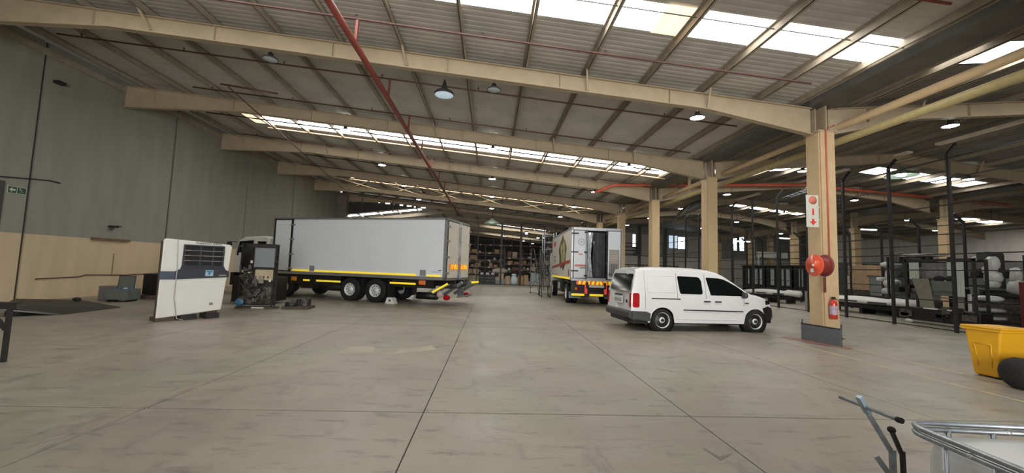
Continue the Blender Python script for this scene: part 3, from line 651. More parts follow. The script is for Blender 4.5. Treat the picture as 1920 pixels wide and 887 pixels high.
def van_hw(x, z):       # half width
    w = .895
    if z > 1.02: w -= (z-1.02)*.20
    if z < .55: w -= (.55-z)*.06
    if x > 2.6: w -= ((x-2.6)/1.05)**2*.22
    if x < -.6: w -= ((-.6-x)/.35)**2*.05
    return w
def arch(x, cx, r=.375):
    d = r*r-(x-cx)**2
    return .30+math.sqrt(d) if d > 0 else 0
WB = 2.93
def van_low(x):
    z = .24 if x < 3.3 else .30
    if x < -.45: z = .36
    return max(z, arch(x, 0), arch(x, WB))
xs_ = sorted(set([round(v, 3) for v in [-.93, -.91, -.86, -.78, -.70, -.6, -.5, -.42]+[-.375+.75*i/14 for i in range(15)]+[.42, .5, .75, 1.0, 1.25, 1.5, 1.75, 1.95, 2.1, 2.25, 2.4, 2.5]+[WB-.375+.75*i/14 for i in range(15)]+[3.35, 3.42, 3.5, 3.55, 3.6, 3.64, 3.66]]))
LV = [0, .12, .3, .5, .62, .74, .86, .95, 1.0]
def van_ring(x):
    # rows from low edge to roof centre on one side; the rear and nose lean through the x shift
    zl = van_low(x); zt = van_top(x); pts = []
    for q in LV:
        z = zl+(zt-.07-zl)*q
        xx = x
        if x <= -.70: xx = x if z < 1.0 else max(x, -.93+(z-1.0)*.26)
        pts.append((xx, van_hw(x, z), z))
    w = van_hw(x, zt-.07)
    for a in (25, 55, 90): pts.append((pts[-1][0] if a == 25 else pts[len(LV)-1][0], w-.10*(1-math.cos(math.radians(a))), zt-.07+.07*math.sin(math.radians(a))*(.86 if a < 90 else .9)))
    pts.append((pts[-1][0], w*.5, zt-.004)); pts.append((pts[-1][0], 0, zt))
    return pts
vb = MB(); rings = [van_ring(x) for x in xs_]
for sgn in (-1, 1):
    k = len(rings[0]); V_ = [(p[0], sgn*p[1], p[2]) for r_ in rings for p in r_]
    vb.add(V_, [(i*k+j, i*k+j+1, (i+1)*k+j+1, (i+1)*k+j) for i in range(len(rings)-1) for j in range(k-1)], 0, True)
    for r_ in (rings[0], rings[-1]):
        vb.add([(p[0], sgn*p[1], p[2]) for p in r_]+[(r_[0][0], 0, r_[0][2])], [tuple(range(len(r_)+1))], 0)
body = vb.build('body', WHT, VAN, weld=True)
MB().box(-.85, 3.3, -.80, .80, .20, .45).build('underbody', BLK, VAN)
for cx in (0, WB):
    for s in (-1, 1): MB().lathe([(.0, 0), (.385, 0), (.385, .22), (0, .22)], (cx, s*.865 if s < 0 else s*.645, .30), ax='y', n=28).build('wheel_well', BLK, VAN)
def side_patch(name, pts, M, off=.006, z0=None, parent=VAN, thick=.004, s=-1):
    v0 = [(x, s*(van_hw(x, z)+off), z) for x, z in pts]; v1 = [(x, s*(van_hw(x, z)+off-thick-.004), z) for x, z in pts]; k = len(pts)
    return MB().add(v0+v1, [tuple(range(k))]+[(i, (i+1) % k, k+(i+1) % k, k+i) for i in range(k)]).build(name, M, parent)
def rr(x0, x1, z0, z1_, r=.04):
    return [(x0+r, z0), (x1-r, z0), (x1, z0+r), (x1, z1_-r), (x1-r, z1_), (x0+r, z1_), (x0, z1_-r), (x0, z0+r)]
for s in (-1, 1):
    side_patch('sliding_door_window', [(.57, 1.07), (1.22, 1.07), (1.25, 1.11), (1.24, 1.45), (1.19, 1.54), (1.12, 1.565), (.52, 1.575), (.50, 1.54), (.535, 1.12)], TINT, s=s)
    side_patch('front_door_window', [(1.50, 1.05), (2.66, 1.045), (2.72, 1.06), (2.6, 1.16), (2.36, 1.32), (2.12, 1.45), (1.95, 1.52), (1.8, 1.545), (1.42, 1.56), (1.40, 1.53)], TINT, s=s)
    side_patch('sliding_rail', [(-.33, .905), (.55, .905), (.55, .935), (-.33, .935)], BLKM, s=s)
    side_patch('side_moulding', [(.64, .60), (2.52, .585), (2.52, .615), (.64, .63)], BLK, .02, thick=.015, s=s)
    for x in (1.27, 1.62): side_patch('door_handle', rr(x, x+.2, .85, .885, .012), BLKM, .035, thick=.03, s=s)
    side_patch('mirror_base', rr(2.58, 2.70, .83, .86, .01), DG, .03, thick=.03, s=s)
    side_patch('taillight', rr(-.885, -.70, .66, 1.06, .03), REDL, .012, thick=.02, s=s)
    side_patch('bumper_corner', [(-.90, .34), (-.36, .28), (-.385, .40), (-.375, .50), (-.5, .55), (-.90, .56)], DG, .04, thick=.05, s=s)
    side_patch('front_bumper_corner', [(3.31, .30), (3.60, .30), (3.64, .5), (3.62, .70), (3.45, .76), (3.22, .70), (3.28, .55)], BLK, .016, thick=.03, s=s)
    side_patch('headlight', [(3.36, .80), (3.52, .82), (3.56, .86), (3.45, .92), (3.34, .93)], TINT, .01, thick=.02, s=s)
seam = mat('panel_gap', (0.12, 0.12, 0.12), .7)
for s in (-1, 1):
    for (x0, x1, a, b_) in ((.455, .467, .36, 1.66), (1.345, 1.357, .34, 1.66), (2.56, 2.568, .5, 1.0), (-.52, -.512, .6, 1.7)):
        v = [(x, van_hw(x, z)+.0015, z) for (x, z) in [(x0, a), (x1, a), (x1, 1.02), (x1, b_), (x0, b_), (x0, 1.02)]]
        MB().add([(p[0], s*p[1], p[2]) for p in v], [(0, 1, 2, 5), (5, 2, 3, 4)]).build('door_seam', seam, VAN)
    o = MB()
    for (p, q) in (((-.45, 1.10), (.38, 1.10)), ((.38, 1.10), (.38, 1.56)), ((.38, 1.56), (-.42, 1.56)), ((-.42, 1.56), (-.45, 1.10))):
        o.tube([(p[0], s*(van_hw(0, p[1])-.001), p[1]), (q[0], s*(van_hw(0, q[1])-.001), q[1])], .008, 6)
    o.build('pressed_panel_edge', WHT, VAN)
    side_patch('sill_fold', [(.42, .36), (2.50, .34), (2.50, .355), (.42, .375)], WHT, .012, thick=.012, s=s)
# rear face
RXX = lambda z: -.935 if z < 1.0 else -.935+(z-1.0)*.26
def rear(name, y0, y1, za, zb, M, off=.006, th=.01, r=.05):
    pts = rr(y0, y1, za, zb, r); k = len(pts)
    v0 = [(RXX(z)-off, y, z) for y, z in pts]; v1 = [(RXX(z)-off+th, y, z) for y, z in pts]
    return MB().add(v0+v1, [tuple(range(k))]+[(i, (i+1) % k, k+(i+1) % k, k+i) for i in range(k)]).build(name, M, VAN)
rear('rear_window', -.70, .70, 1.10, 1.60, TINT)
rear('plate_recess', -.28, .28, .72, .95, WHT, .012, .02, .03); rear('handle_strip', -.25, .25, .95, .99, BLK, .02, .03, .012)
rear('number_plate', -.25, .25, .76, .87, mat('plate_grey', (.4, .4, .4), .5), .016, .02, .01)
rear('rear_badge', -.62, -.52, .76, .86, BLKM, .01, .01, .03)
MB().lathe([(.05, 0), (.06, 0), (.06, .006), (.05, .006)], (-.95, 0, 1.03), ax='x', n=20).build('emblem', ALU, VAN)
for s in (-1, 1): rear('rear_lamp', s*.80-.04, s*.80+.04, .66, 1.06, REDL, .01, .02, .02)
MB().tube([(-.90, -.25, 1.13), (-.84, .2, 1.30)], .01, 6).build('wiper', BLK, VAN)
bmp = MB()
bmp.prism([(-.99, .36), (-.85, .30), (-.80, .30), (-.80, .56), (-.97, .56), (-1.0, .50)], -.86, .86, ax='y'); bmp.build('rear_bumper', DG, VAN, bevel=.02)
MB().prism([(3.3, .24), (3.68, .24), (3.735, .4), (3.73, .62), (3.66, .76), (3.45, .76)], -.62, .62, ax='y').build('front_bumper', BLK, VAN, bevel=.03)
MB().tube([(-.95, -.45, .28), (-.7, -.45, .28)], .03, 8).build('tow_eye', BLKM, VAN)
MB().tube([(-.15, -.3, 1.83), (-.22, -.3, 1.95)], .008, 5).build('aerial', BLK, VAN) if False else None
# windscreen
wpts = [(1.93, 1.665), (2.80, 1.145)]
ws = MB(); va = []
for (x, z) in wpts: va += [(x+.01, y*(van_hw(x, z)-.12), z+.012) for y in (-1, 1)]
ws.add(va, [(0, 1, 3, 2)]); ws.build('windscreen', TINT, VAN)
# mirror heads
for s in (-1, 1): MB().blob((2.5, s*1.0, 1.08), (.06, .10, .09), sq=3).build('door_mirror', DG, VAN)
def wheel(name, par, loc, R, w, rim, side, M=STEEL, holes=12, duals=False, deep=.0, parts=True):
    s = side
    m_ = MB().lathe([(rim, -w/2), (rim+.02, -w/2), (R*.93, -w/2), (R*.985, -w/2+.02), (R, -w*.28), (R, w*.28), (R*.985, w/2-.02), (R*.93, w/2), (rim+.02, w/2), (rim, w/2-.01), (rim-.01, 0), (rim, -w/2)], ax='y', n=36)
    t = m_.build(name, RUB, par); t.location = loc
    y = s*(w/2-.02)
    rm = MB().lathe([(rim, y+s*.012), (rim*.93, y), (rim*.86, y-s*.04), (rim*.80, y-s*.05), (rim*.62, y-s*.01-s*deep*.4), (rim*.40, y-s*.015-s*deep), (rim*.38, y+s*.01-s*deep), (rim*.2, y+s*.02-s*deep), (0, y+s*.022-s*deep)], ax='y', n=36)
    rm.build('rim', M, t)
    hm = MB()
    for i in range(holes):
        a = 2*PI*i/holes; c_ = Vector((math.cos(a)*rim*.71, y-s*.028-s*deep*.2, math.sin(a)*rim*.71))
        hm.lathe([(0, 0), (rim*(.095 if holes < 11 else .05), 0)], (0, 0, 0), ax='y', n=8)
        k0 = len(hm.v)-16
        for j in range(k0, len(hm.v)):
            v = hm.v[j]; hm.v[j] = (v[0]+c_.x, v[1]+c_.y+s*.012, v[2]+c_.z)
    hm.build('rim_holes', BLK, t)
    MB().lathe([(rim*.2, y+s*.012-s*deep), (rim*.18, y+s*.05-s*deep), (0, y+s*.055-s*deep)], ax='y', n=16).build('hub_cap', BLKM if R < .4 else M, t)
    return t
for x in (0, WB):
    wheel('wheel', VAN, (x, -.80, .315), .315, .20, .222, -1, deep=.02, holes=14)
    wheel('wheel', VAN, (x, .80, .315), .315, .20, .205, 1)

# ---------------- chevron helper ----------------
def chevron(par, x, y0, y1, za, zb, n, name='chevron_board', bg=YEL, fg=ORA, mid=True):
    # board on a rear face (faces -x), stripes lean away from the middle
    MB().box(x-.012, x, y0, y1, za, zb).build(name, fg, par)
    w = (y1-y0)/n; H_ = zb-za
    for i in range(n):
        ya = y0+i*w+w*.12; lean = w*.55 if (ya+w/2) < (y0+y1)/2 else -w*.55
        q = [(ya-lean*.0, za+.01), (ya+w*.55, za+.01), (ya+w*.55+lean*.7, zb-.01), (ya+lean*.7, zb-.01)]
        q = [(min(max(p[0], y0), y1), p[1]) for p in q]
        MB().add([(x-.016, p[0], p[1]) for p in q], [(0, 1, 2, 3)]).build('chevron_stripe', bg, par)
def hinge(m_, x, y, z, L=.22):
    m_.box(x-L/2, x+L/2, y-.02, y+.02, z-.035, z+.035)

# ---------------- refrigerated rigid truck, left ----------------
T1 = thing('box_truck', 'long plain white refrigerated box truck parked in middle of hall', 'truck', (-1.414, 17.537, 0), 2.824)
L, HW, ZB, ZT = 8.7, 1.267, 1.05, 3.60
MB().box(.06, L, -HW+.02, HW-.02, ZB+.1, ZT-.03).build('cargo_box', WHB, T1)
fr = MB()
for s in (-1, 1):
    y = s*HW
    fr.box(0, L, min(y, y-s*.06), max(y, y-s*.06), ZB, ZB+.13); fr.box(0, L, min(y, y-s*.08), max(y, y-s*.08), ZT-.08, ZT)
    for x in (0, L-.10): fr.box(x, x+.12, min(y, y-s*.08), max(y, y-s*.08), ZB, ZT)
fr.box(0, .06, -HW, HW, ZT-.10, ZT); fr.box(0, .06, -HW, HW, ZB, ZB+.08); fr.box(L-.05, L+.02, -HW, HW, ZB, ZT)
fr.box(0, L, -HW, HW, ZT-.015, ZT+.005)
fr.build('aluminium_frame', ALU, T1)
# side door at the front of the near side
sd = MB().box(L-.98, L-.14, HW+.0, HW+.03, ZB+.16, ZT-.12).build('side_door', WHB, T1)
gk = MB()
for (a, b_, c_, d_) in ((L-1.12, L-.98, ZB+.10, ZT-.05), (L-.14, L-.06, ZB+.10, ZT-.05)): gk.box(a+.04, b_-.0, HW, HW+.02, c_, d_)
gk.box(L-1.1, L-.06, HW, HW+.018, ZT-.11, ZT-.06); gk.box(L-1.1, L-.06, HW, HW+.018, ZB+.11, ZB+.15)
gk.build('door_gasket', BLK, T1)
for z in (1.30, 1.95, 2.62, 3.27):
    m_ = MB(); m_.box(L-1.20, L-.95, HW+.02, HW+.05, z-.035, z+.035); m_.build('hinge', ALU, T1)
MB().box(L-.35, L-.2, HW+.03, HW+.08, 1.28, 1.34).build('door_handle', BLKM, T1)
for s in (-1, 1):
    for (a, b_) in ((.2, .82), (1.32, 7.52)):
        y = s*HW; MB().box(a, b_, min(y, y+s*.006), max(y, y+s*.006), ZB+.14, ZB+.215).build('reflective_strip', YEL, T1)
    for x in (1.0, 6.45):
        MB().box(x-.13, x+.13, min(s*HW, s*(HW+.012)), max(s*HW, s*(HW+.012)), ZB+.15, ZB+.40).build('access_plate', mat('grey_plate', (.25, .25, .26), .5), T1)
MB().box(.25, .6, HW, HW+.004, ZB+.32, ZB+.34).build('small_sticker', LBLUE, T1); MB().box(.18, .32, HW, HW+.004, ZB+.38, ZB+.41).build('small_sticker', NAVY, T1)
# rear doors
for s in (-1, 1):
    d = MB().box(-.035, .03, min(s*.04, s*(HW-.13)), max(s*.04, s*(HW-.13)), ZB+.10, ZT-.13).build('rear_door', WHC, T1)
    rod = MB(); y = s*.08
    rod.tube([(-.06, y, ZB+.06), (-.06, y, ZT-.08)], .018, 8)
    for z in (1.3, 2.0, 2.7, 3.3): rod.box(-.075, -.03, y-.05, y+.05, z-.03, z+.03)
    rod.build('lock_rod', ALU, d)
    hg = MB()
    for z in (1.35, 2.0, 2.65, 3.25): hg.box(-.06, .0, min(s*(HW-.22), s*(HW+.03)), max(s*(HW-.22), s*(HW+.03)), z-.035, z+.035)
    hg.build('hinge', ALU, d)
    gs = MB(); gs.box(-.01, .035, min(s*(HW-.13), s*(HW-.06)), max(s*(HW-.13), s*(HW-.06)), ZB+.08, ZT-.1); gs.build('door_gasket', BLK, d)
MB().box(-.012, .035, -HW+.1, HW-.1, ZT-.13, ZT-.09).build('top_gasket', BLK, T1)
chevron(T1, -.04, .12, .98, 1.50, 1.72, 5); chevron(T1, -.04, -.98, -.12, 1.50, 1.72, 5)
MB().box(-.09, -.035, -.15, .05, ZB+.08, ZB+.30).build('door_latch', LBLUE, T1)
# chassis
ch = MB()
for s in (-1, 1): ch.box(-.1, 10.9, s*.42-.05, s*.42+.05, .78, 1.04)
for x in (.5, 2, 5.3, 6.8, 8.4): ch.box(x, x+.12, -.42, .42, .8, 1.0)
for x in (1.0, 2.4, 5.4, 7.2): ch.box(x, x+.08, -1.15, 1.15, .95, 1.05)
ch.build('chassis', BLK, T1)
for s in (-1, 1):
    y0_, y1_ = min(s*.95, s*1.17), max(s*.95, s*1.17)
    MB().box(4.98, 8.55, y0_, y1_, .62, 1.02).build('side_skirt', BLK, T1); MB().box(.55, 2.45, y0_, y1_, .70, 1.04).build('side_skirt', BLK, T1)
    for (a, b_, z) in ((1.35, 2.55, .86), (4.98, 6.25, .80), (6.6, 6.95, .80)):
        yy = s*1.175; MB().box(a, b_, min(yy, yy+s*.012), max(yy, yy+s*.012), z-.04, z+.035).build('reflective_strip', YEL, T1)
    for (x, M_, z) in ((7.45, AMBL, .84), (1.05, mat('orange_marker', (.8, .2, .05), .3), .93)):
        yy = s*1.175; MB().box(x-.15, x+.15, min(yy, yy+s*.03), max(yy, yy+s*.03), z-.09, z+.09).build('marker_light', M_, T1, bevel=.01)
MB().tube([(5.15, .7, .62), (6.3, .7, .62)], .27, 16).build('fuel_tank', BLKM, T1); MB().box(6.6, 7.3, .5, .95, .42, .8).build('battery_box', BLKM, T1)
for x in (3.2, 4.45):
    for s in (-1, 1):
        wheel('wheel', T1, (x, s*1.12, .50), .50, .26, .27, s, deep=.04, holes=10); wheel('inner_wheel', T1, (x, s*.84, .50), .50, .24, .27, s, deep=.04, holes=10)
    MB().tube([(x, -1, .5), (x, 1, .5)], .09, 10).build('axle', BLKM, T1)
for s in (-1, 1):
    wheel('wheel', T1, (7.95, s*1.1, .47), .47, .27, .26, s, holes=10); wheel('wheel', T1, (9.75, s*1.1, .47), .47, .27, .26, s, holes=10)
    for x in (2.58, 3.86): MB().box(x-.015, x+.015, min(s*.72, s*1.22), max(s*.72, s*1.22), .22 if x < 3 else .7, 1.0).build('mud_flap', RUB, T1)
# tail lift folded under the rear
tl = MB().box(-.25, .15, -1.0, 1.0, .72, .90).build('tail_lift_beam', BLKM, T1)
for s in (-1, 1): MB().bar((.35, s*.55, .42), (-.45, s*.55, .98), .07, .12).build('lift_arm', GALV, tl)
tb = MB().bar((.55, 1.05, .50), (-.1, 1.05, .88), .3, .05); tb.build('folded_platform', GALV, tl)
MB().bar((.1, -.35, .5), (-.65, -.35, .93), .75, .06).build('folded_platform', mat('grey_platform', (.12, .13, .14), .5), tl)
MB().bar((.56, 1.22, .55), (-.10, 1.22, .93), .03, .07).build('reflective_strip', YEL, tl)
MB().box(-.72, -.66, -.72, .02, .94, 1.02).build('reflective_strip', YEL, tl)
MB().tube([(1.35, .95, .38), (.45, .95, .38)], .15, 14).build('hydraulic_tank', BLK, T1)
for s in (-1, 1): MB().blob((-.02, s*1.08, .36), (.16, .10, .11)).build('tail_lamp', REDL, T1)
MB().blob((.30, 1.06, .48), (.14, .1, .16)).build('lift_bracket', mat('pinkish_bracket', (.5, .38, .38), .5), T1)
MB().box(-.35, -.30, -.9, .7, .34, .42).build('under_run_bar', ALU, T1); MB().box(-.32, -.05, -.02, .06, .38, .75).build('under_run_bracket', GALV, T1)
for x in (.7, 1.5): MB().tube([(x, .9, .72), (x+.1, .9, .55), (x+.2, .92, .55)], .012, 5).build('hanging_bracket', BLKM, T1)
# cab
cb = MB()
CABP = [(9.05, 1.0), (11.0, 1.0), (11.12, 1.35), (11.05, 1.9), (10.85, 2.55), (10.5, 2.70), (9.3, 2.76), (9.05, 2.68)]
cb.prism(CABP, -1.15, 1.15); cb.build('cab', WHP, T1, bevel=.05)
for s in (-1, 1):
    y = s*1.155
    MB().prism([(9.95, 1.95), (10.92, 1.95), (10.78, 2.48), (9.95, 2.55)], min(y, y+s*.006), max(y, y+s*.006)).build('door_window', TINT, T1)
    MB().box(9.2, 9.7, min(y, y+s*.006), max(y, y+s*.006), 1.95, 2.5).build('rear_quarter_window', TINT, T1)
    MB().bar((10.95, s*1.15, 2.45), (11.05, s*1.45, 2.45), .03).build('mirror_arm', BLK, T1)
    MB().box(11.0, 11.1, s*1.45-.1, s*1.45+.1, 1.95, 2.45).build('mirror_head', BLK, T1, bevel=.02)
    MB().box(9.2, 10.4, min(s*.8, s*1.17), max(s*.8, s*1.17), .55, 1.0).build('step_panel', BLK, T1)
MB().box(11.05, 11.2, -1.15, 1.15, .4, 1.0).build('front_bumper', BLKM, T1)
MB().tube([(9.0, .2, 2.75), (8.95, .9, 3.1)], .015, 5).build('air_hose', BLK, T1)
def wheel_chock(label, loc, rz):
    o = MB().prism([(-.22, 0), (.22, 0), (.14, .25), (-.10, .25)], -.13, .13)
    r = thing('wheel_chock', label, 'chock', loc, rz); o.build('wedge', WHP, r); MB().box(-.05, .05, .13, .134, .10, .17).build('blue_mark', NAVY, r)
rd = Vector((math.cos(2.824), math.sin(2.824), 0)); ld = Vector((-math.sin(2.824), math.cos(2.824), 0))
o1 = Vector((-1.414, 17.537, 0))
wheel_chock('white wheel chock behind the near rear wheel of the white box truck', tuple(o1+rd*2.42+ld*1.2), 2.824)
wheel_chock('white wheel chock behind the far rear wheel of the white box truck', tuple(o1+rd*2.35-ld*.95), 2.824)

# ---------------- delivery truck with open doors, right ----------------
T2 = thing('delivery_truck', 'white delivery truck seen from behind with its rear doors open', 'truck', (4.97, 18.66, 0), 1.545)
L, HW, ZB, ZT = 7.05, 1.2, 1.22, 3.66
bx = MB()
bx.box(.05, L, HW-.07, HW, ZB, ZT-.04); bx.box(.05, L, -HW, -HW+.07, ZB, ZT-.04); bx.box(.05, L, -HW, HW, ZT-.08, ZT-.02); bx.box(.05, L, -HW, HW, ZB-.02, ZB+.08); bx.box(L-.07, L, -HW, HW, ZB, ZT-.04)
bx.build('cargo_box', WHC, T2)
fr = MB()
for s in (-1, 1):
    for x in (0, L-.06): fr.box(x, x+.10, min(s*HW, s*(HW-.10)), max(s*HW, s*(HW-.10)), ZB-.02, ZT)
    fr.box(0, L, min(s*(HW+.01), s*(HW-.06)), max(s*(HW+.01), s*(HW-.06)), ZT-.07, ZT+.01)
fr.box(0, .1, -HW, HW, ZT-.12, ZT+.01); fr.box(0, .12, -HW, HW, ZB-.06, ZB+.06)
fr.build('aluminium_frame', ALU, T2)
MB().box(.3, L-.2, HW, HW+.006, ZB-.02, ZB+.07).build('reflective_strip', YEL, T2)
MB().box(.12, L-.1, -HW+.08, HW-.08, ZB+.08, ZB+.10).build('cargo_floor', GUT, T2)
MB().box(3.4, 3.45, -HW+.08, HW-.08, ZB+.1, ZT-.1).build('inner_bulkhead', DG, T2)
# left door (closed), y>0 is the picture's left
d = MB().box(-.05, .0, .46, 1.10, ZB+.07, ZT-.13).build('rear_door', WHB, T2)
g_ = MB()
for (a, b_, c_, e_) in ((.44, .47, ZB+.05, ZT-.11), (1.09, 1.12, ZB+.05, ZT-.11), (.44, 1.12, ZT-.135, ZT-.105), (.44, 1.12, ZB+.045, ZB+.075)): g_.box(-.055, -.0, a, b_, c_, e_)
g_.build('door_gasket', BLK, d)
hg = MB()
for z in (1.62, 2.50, 3.38): hg.box(-.085, -.05, .88, 1.20, z-.03, z+.03)
hg.build('hinge', BLKM, d)
rod = MB(); rod.tube([(-.08, .52, ZB+.02), (-.08, .52, ZT-.1)], .016, 8)
for z in (1.4, 2.5, 3.45): rod.box(-.10, -.05, .47, .60, z-.04, z+.04)
rod.build('lock_rod', BLKM, d)
MB().lathe([(.135, -.056), (.15, -.056), (.15, -.052), (.135, -.052)], (0, .74, 2.98), ax='x', n=28).build('round_sticker_ring', DG, d)
text('sticker_digits', '80', .11, DG, d, (-.054, .74, 2.98), (PI/2, 0, -PI/2))
MB().box(-.058, -.05, .5, 1.04, 1.82, 1.92).build('red_stripe', mat('red_band', (.70, .16, .10), .4), d)
MB().box(-.058, -.05, .68, .86, 2.37, 2.43).build('red_print', SIGNR2, d); MB().box(-.058, -.05, .62, .9, 2.66, 2.68).build('grey_print', ALU, d); MB().box(-.085, -.05, .5, .8, 1.75, 1.78).build('door_handle', BLKM, d)
# right door, standing open beside the doorway
d = MB().box(-.05, .0, -1.12, -.50, ZB+.05, ZT-.13).build('open_door', WHB, T2)
g_ = MB()
for (a, b_, c_, e_) in ((-.52, -.48, ZB+.03, ZT-.11), (-1.15, -1.115, ZB+.03, ZT-.11), (-1.14, -.5, ZT-.135, ZT-.105), (-1.14, -.5, ZB+.02, ZB+.06)): g_.box(-.055, 0, a, b_, c_, e_)
g_.build('door_gasket', BLK, d)
nb = MB().box(-.062, -.05, -1.06, -.58, 1.42, 2.66).build('notice_board', mat('notice_grey', (.34, .33, .31), .5), d)
for i in range(8): MB().box(-.068, -.062, -.62-.38+.02*(i % 3), -.66+.03*(i % 2), 2.42-.055*i, 2.435-.055*i).build('notice_line', WHP if i % 2 else SIGNR2, nb)
for i in range(4): MB().tube([(-.07, -.62-.1*i, 1.44), (-.07, -.62-.1*i, 1.95), (-.07, -.665-.1*i, 2.02), (-.07, -.70-.1*i, 1.95), (-.07, -.70-.1*i, 1.44)], .008, 5).build('notice_arch', DG, nb)
for (y, z) in ((-.60, 1.5), (-.68, 1.45), (-1.0, 1.5)): MB().box(-.09, -.05, y-.03, y+.03, z-.08, z+.08).build('latch', GUT, d)
rod = MB(); rod.tube([(-.07, -.45, ZB+.02), (-.07, -.45, ZT-.1)], .02, 8)
for z in (1.4, 2.0, 2.8, 3.4): rod.box(-.1, -.04, -.50, -.42, z-.05, z+.05)
rod.build('lock_rod', BLKM, d)
# strip curtain in the doorway
st = mat('clear_pvc_strip', (0.55, 0.60, 0.66), .12, 0, .5, 14, bump=.6, coat=.6)
for i in range(9):
    y = .40-i*.095; m_ = MB(); pts = []
    for j in range(15):
        z = ZB+.12+(ZT-.2-ZB-.12)*j/14; b_ = math.sin(j*.9+i)*.03
        pts.append((.06+b_*(1 if i < 4 else .3)+.02*(i % 2), y+(.10*math.sin(j/14*PI) if i < 3 else 0), z))
    V_ = []
    for p in pts: V_ += [(p[0], p[1]-.05, p[2]), (p[0], p[1]+.05, p[2])]
    m_.add(V_, [(2*j, 2*j+1, 2*j+3, 2*j+2) for j in range(14)], 0, True)
    m_.build('curtain_strip', st if i in (0, 1, 2) else mat('dark_pvc_strip', (0.045, 0.05, 0.06), .15, 0, .3, 9, coat=.5), T2)
# decal on the near long side
yd = HW+.004
ov = MB(); pts = []
for j in range(26):
    a = 2*PI*j/26; r = 1+.10*math.sin(5*a)+.05*math.sin(9*a)
    pts.append((2.75+1.25*r*math.cos(a), 2.55+.86*r*math.sin(a)))
ov.prism(pts, yd, yd+.004); ov.build('side_graphic', mat('dark_olive_print', (.035, .035, .015), .5, 0, .3, 2, col2=(.20, .17, .05)), T2)
for (cx, cz, rx, rz, M_) in ((2.2, 2.5, .28, .62, 'pale'), (2.75, 2.2, .35, .38, 'gold'), (3.05, 2.75, .3, .3, 'pale'), (2.5, 2.95, .25, .22, 'gold'), (1.75, 2.45, .12, .5, 'green')):
    q = [(cx+rx*math.cos(2*PI*j/14)*(1+.15*math.sin(3*j)), cz+rz*math.sin(2*PI*j/14)) for j in range(14)]
    mm = {'pale': mat('pale_gold_print', (.50, .46, .25), .5, 0, .3, 8), 'gold': mat('gold_print', (.42, .33, .10), .5, 0, .3, 8), 'green': mat('green_print', (.12, .17, .05), .5, 0, .3, 8)}[M_]
    MB().prism(q, yd+.005, yd+.008).build('side_graphic_detail', mm, T2)
MB().prism([(.35, 1.98), (7.0, 1.72), (7.0, 1.83), (.35, 2.14)], yd+.008, yd+.012).build('red_ribbon', mat('ribbon_red', (.42, .05, .045), .45), T2)
MB().prism([(2.0, 1.98), (2.9, 1.95), (2.45, 1.60)], yd+.012, yd+.016).build('ribbon_knot', mat('ribbon_dark', (.20, .03, .03), .45), T2)
for (x, z, w_, h_) in ((5.5, 3.05, .75, .3), (5.3, 2.35, 1.0, .12), (5.35, 2.12, .8, .13)):
    MB().box(x, x+w_, yd, yd+.005, z, z+h_).build('side_lettering_block', SIGNR if z > 3 else mat('faint_red_print', (.55, .33, .28), .5), T2)
MB().box(.55, .60, yd, yd+.03, 1.35, 1.65).build('side_marker', BLKM, T2)
# underside and rear
ch = MB()
for s in (-1, 1): ch.box(0, 9, s*.42-.05, s*.42+.05, .8, 1.1)
ch.box(.15, .3, -1.15, 1.15, .5, 1.18); ch.build('chassis', BLK, T2)
chevron(T2, .08, -.98, .92, .98, 1.28, 9)
MB().box(.0, .06, -.10-.3, .33, .86, .97).build('number_plate', WHP, T2)
MB().box(-.02, .06, -.35, .35, 1.24, 1.30).build('rear_step', ALU, T2, bevel=.01)
for y in (.47, -.45): MB().box(.02, .07, y-.06, y+.06, .56, .97).build('red_bar', REDR, T2)
for (a, b_) in ((.55, 1.16), (-.34, .30), (-1.14, -.62)): MB().box(.0, .05, a, b_, .46, .56).build('reflective_strip', YEL, T2, bevel=.012)
MB().box(.05, .12, -1.16, 1.16, .44, .57).build('bumper_bar', BLKM, T2)
for (y, M_) in ((.92, AMBL), (.78, REDL), (-.80, mat('clear_lens', (.5, .7, .55), .2)), (-.93, REDL), (-1.05, AMBL)): MB().lathe([(0, .10), (.06, .11), (.065, .15)], (0, y, .78), ax='x', n=14).build('tail_lamp', M_, T2)
for s in (-1, 1):
    MB().box(.75, .78, min(s*.58, s*1.15), max(s*.58, s*1.15), .30, .6).build('mud_flap', LBLUE if s > 0 else mat('grey_blue_flap', (.3, .33, .38), .5), T2)
    wheel('wheel', T2, (1.65, s*1.03, .48), .48, .26, .27, s, deep=.05, M=WHP, holes=8); wheel('inner_wheel', T2, (1.65, s*.74, .48), .48, .24, .27, s, holes=8)
    wheel('wheel', T2, (6.9, s*1.02, .48), .48, .28, .27, s, M=WHP, holes=8)
    MB().prism([(.95, 1.0), (1.1, .98), (1.25, 1.05), (2.1, 1.05), (2.3, .95), (2.35, .6), (2.45, .6), (2.4, 1.1), (.95, 1.12)], min(s*.6, s*1.17), max(s*.6, s*1.17)).build('mudguard', BLK, T2)
MB().tube([(1.65, -1, .48), (1.65, 1, .48)], .1, 10).build('axle', BLKM, T2)
MB().box(3.2, 5.0, .62, 1.15, .45, 1.0).build('side_box', mat('dark_green_box', (.012, .022, .02), .3), T2, bevel=.05)
MB().box(3.9, 4.2, 1.15, 1.17, .6, .95).build('white_sticker', WHP, T2)
MB().box(2.8, 3.9, -1.1, -.6, .5, 1.0).build('fuel_tank', BLKM, T2, bevel=.06)
MB().prism([(7.2, .5), (9.1, .5), (9.2, 1.3), (9.0, 2.3), (8.7, 2.75), (7.2, 2.8)], -1.12, 1.12).build('cab', WHP, T2, bevel=.05)

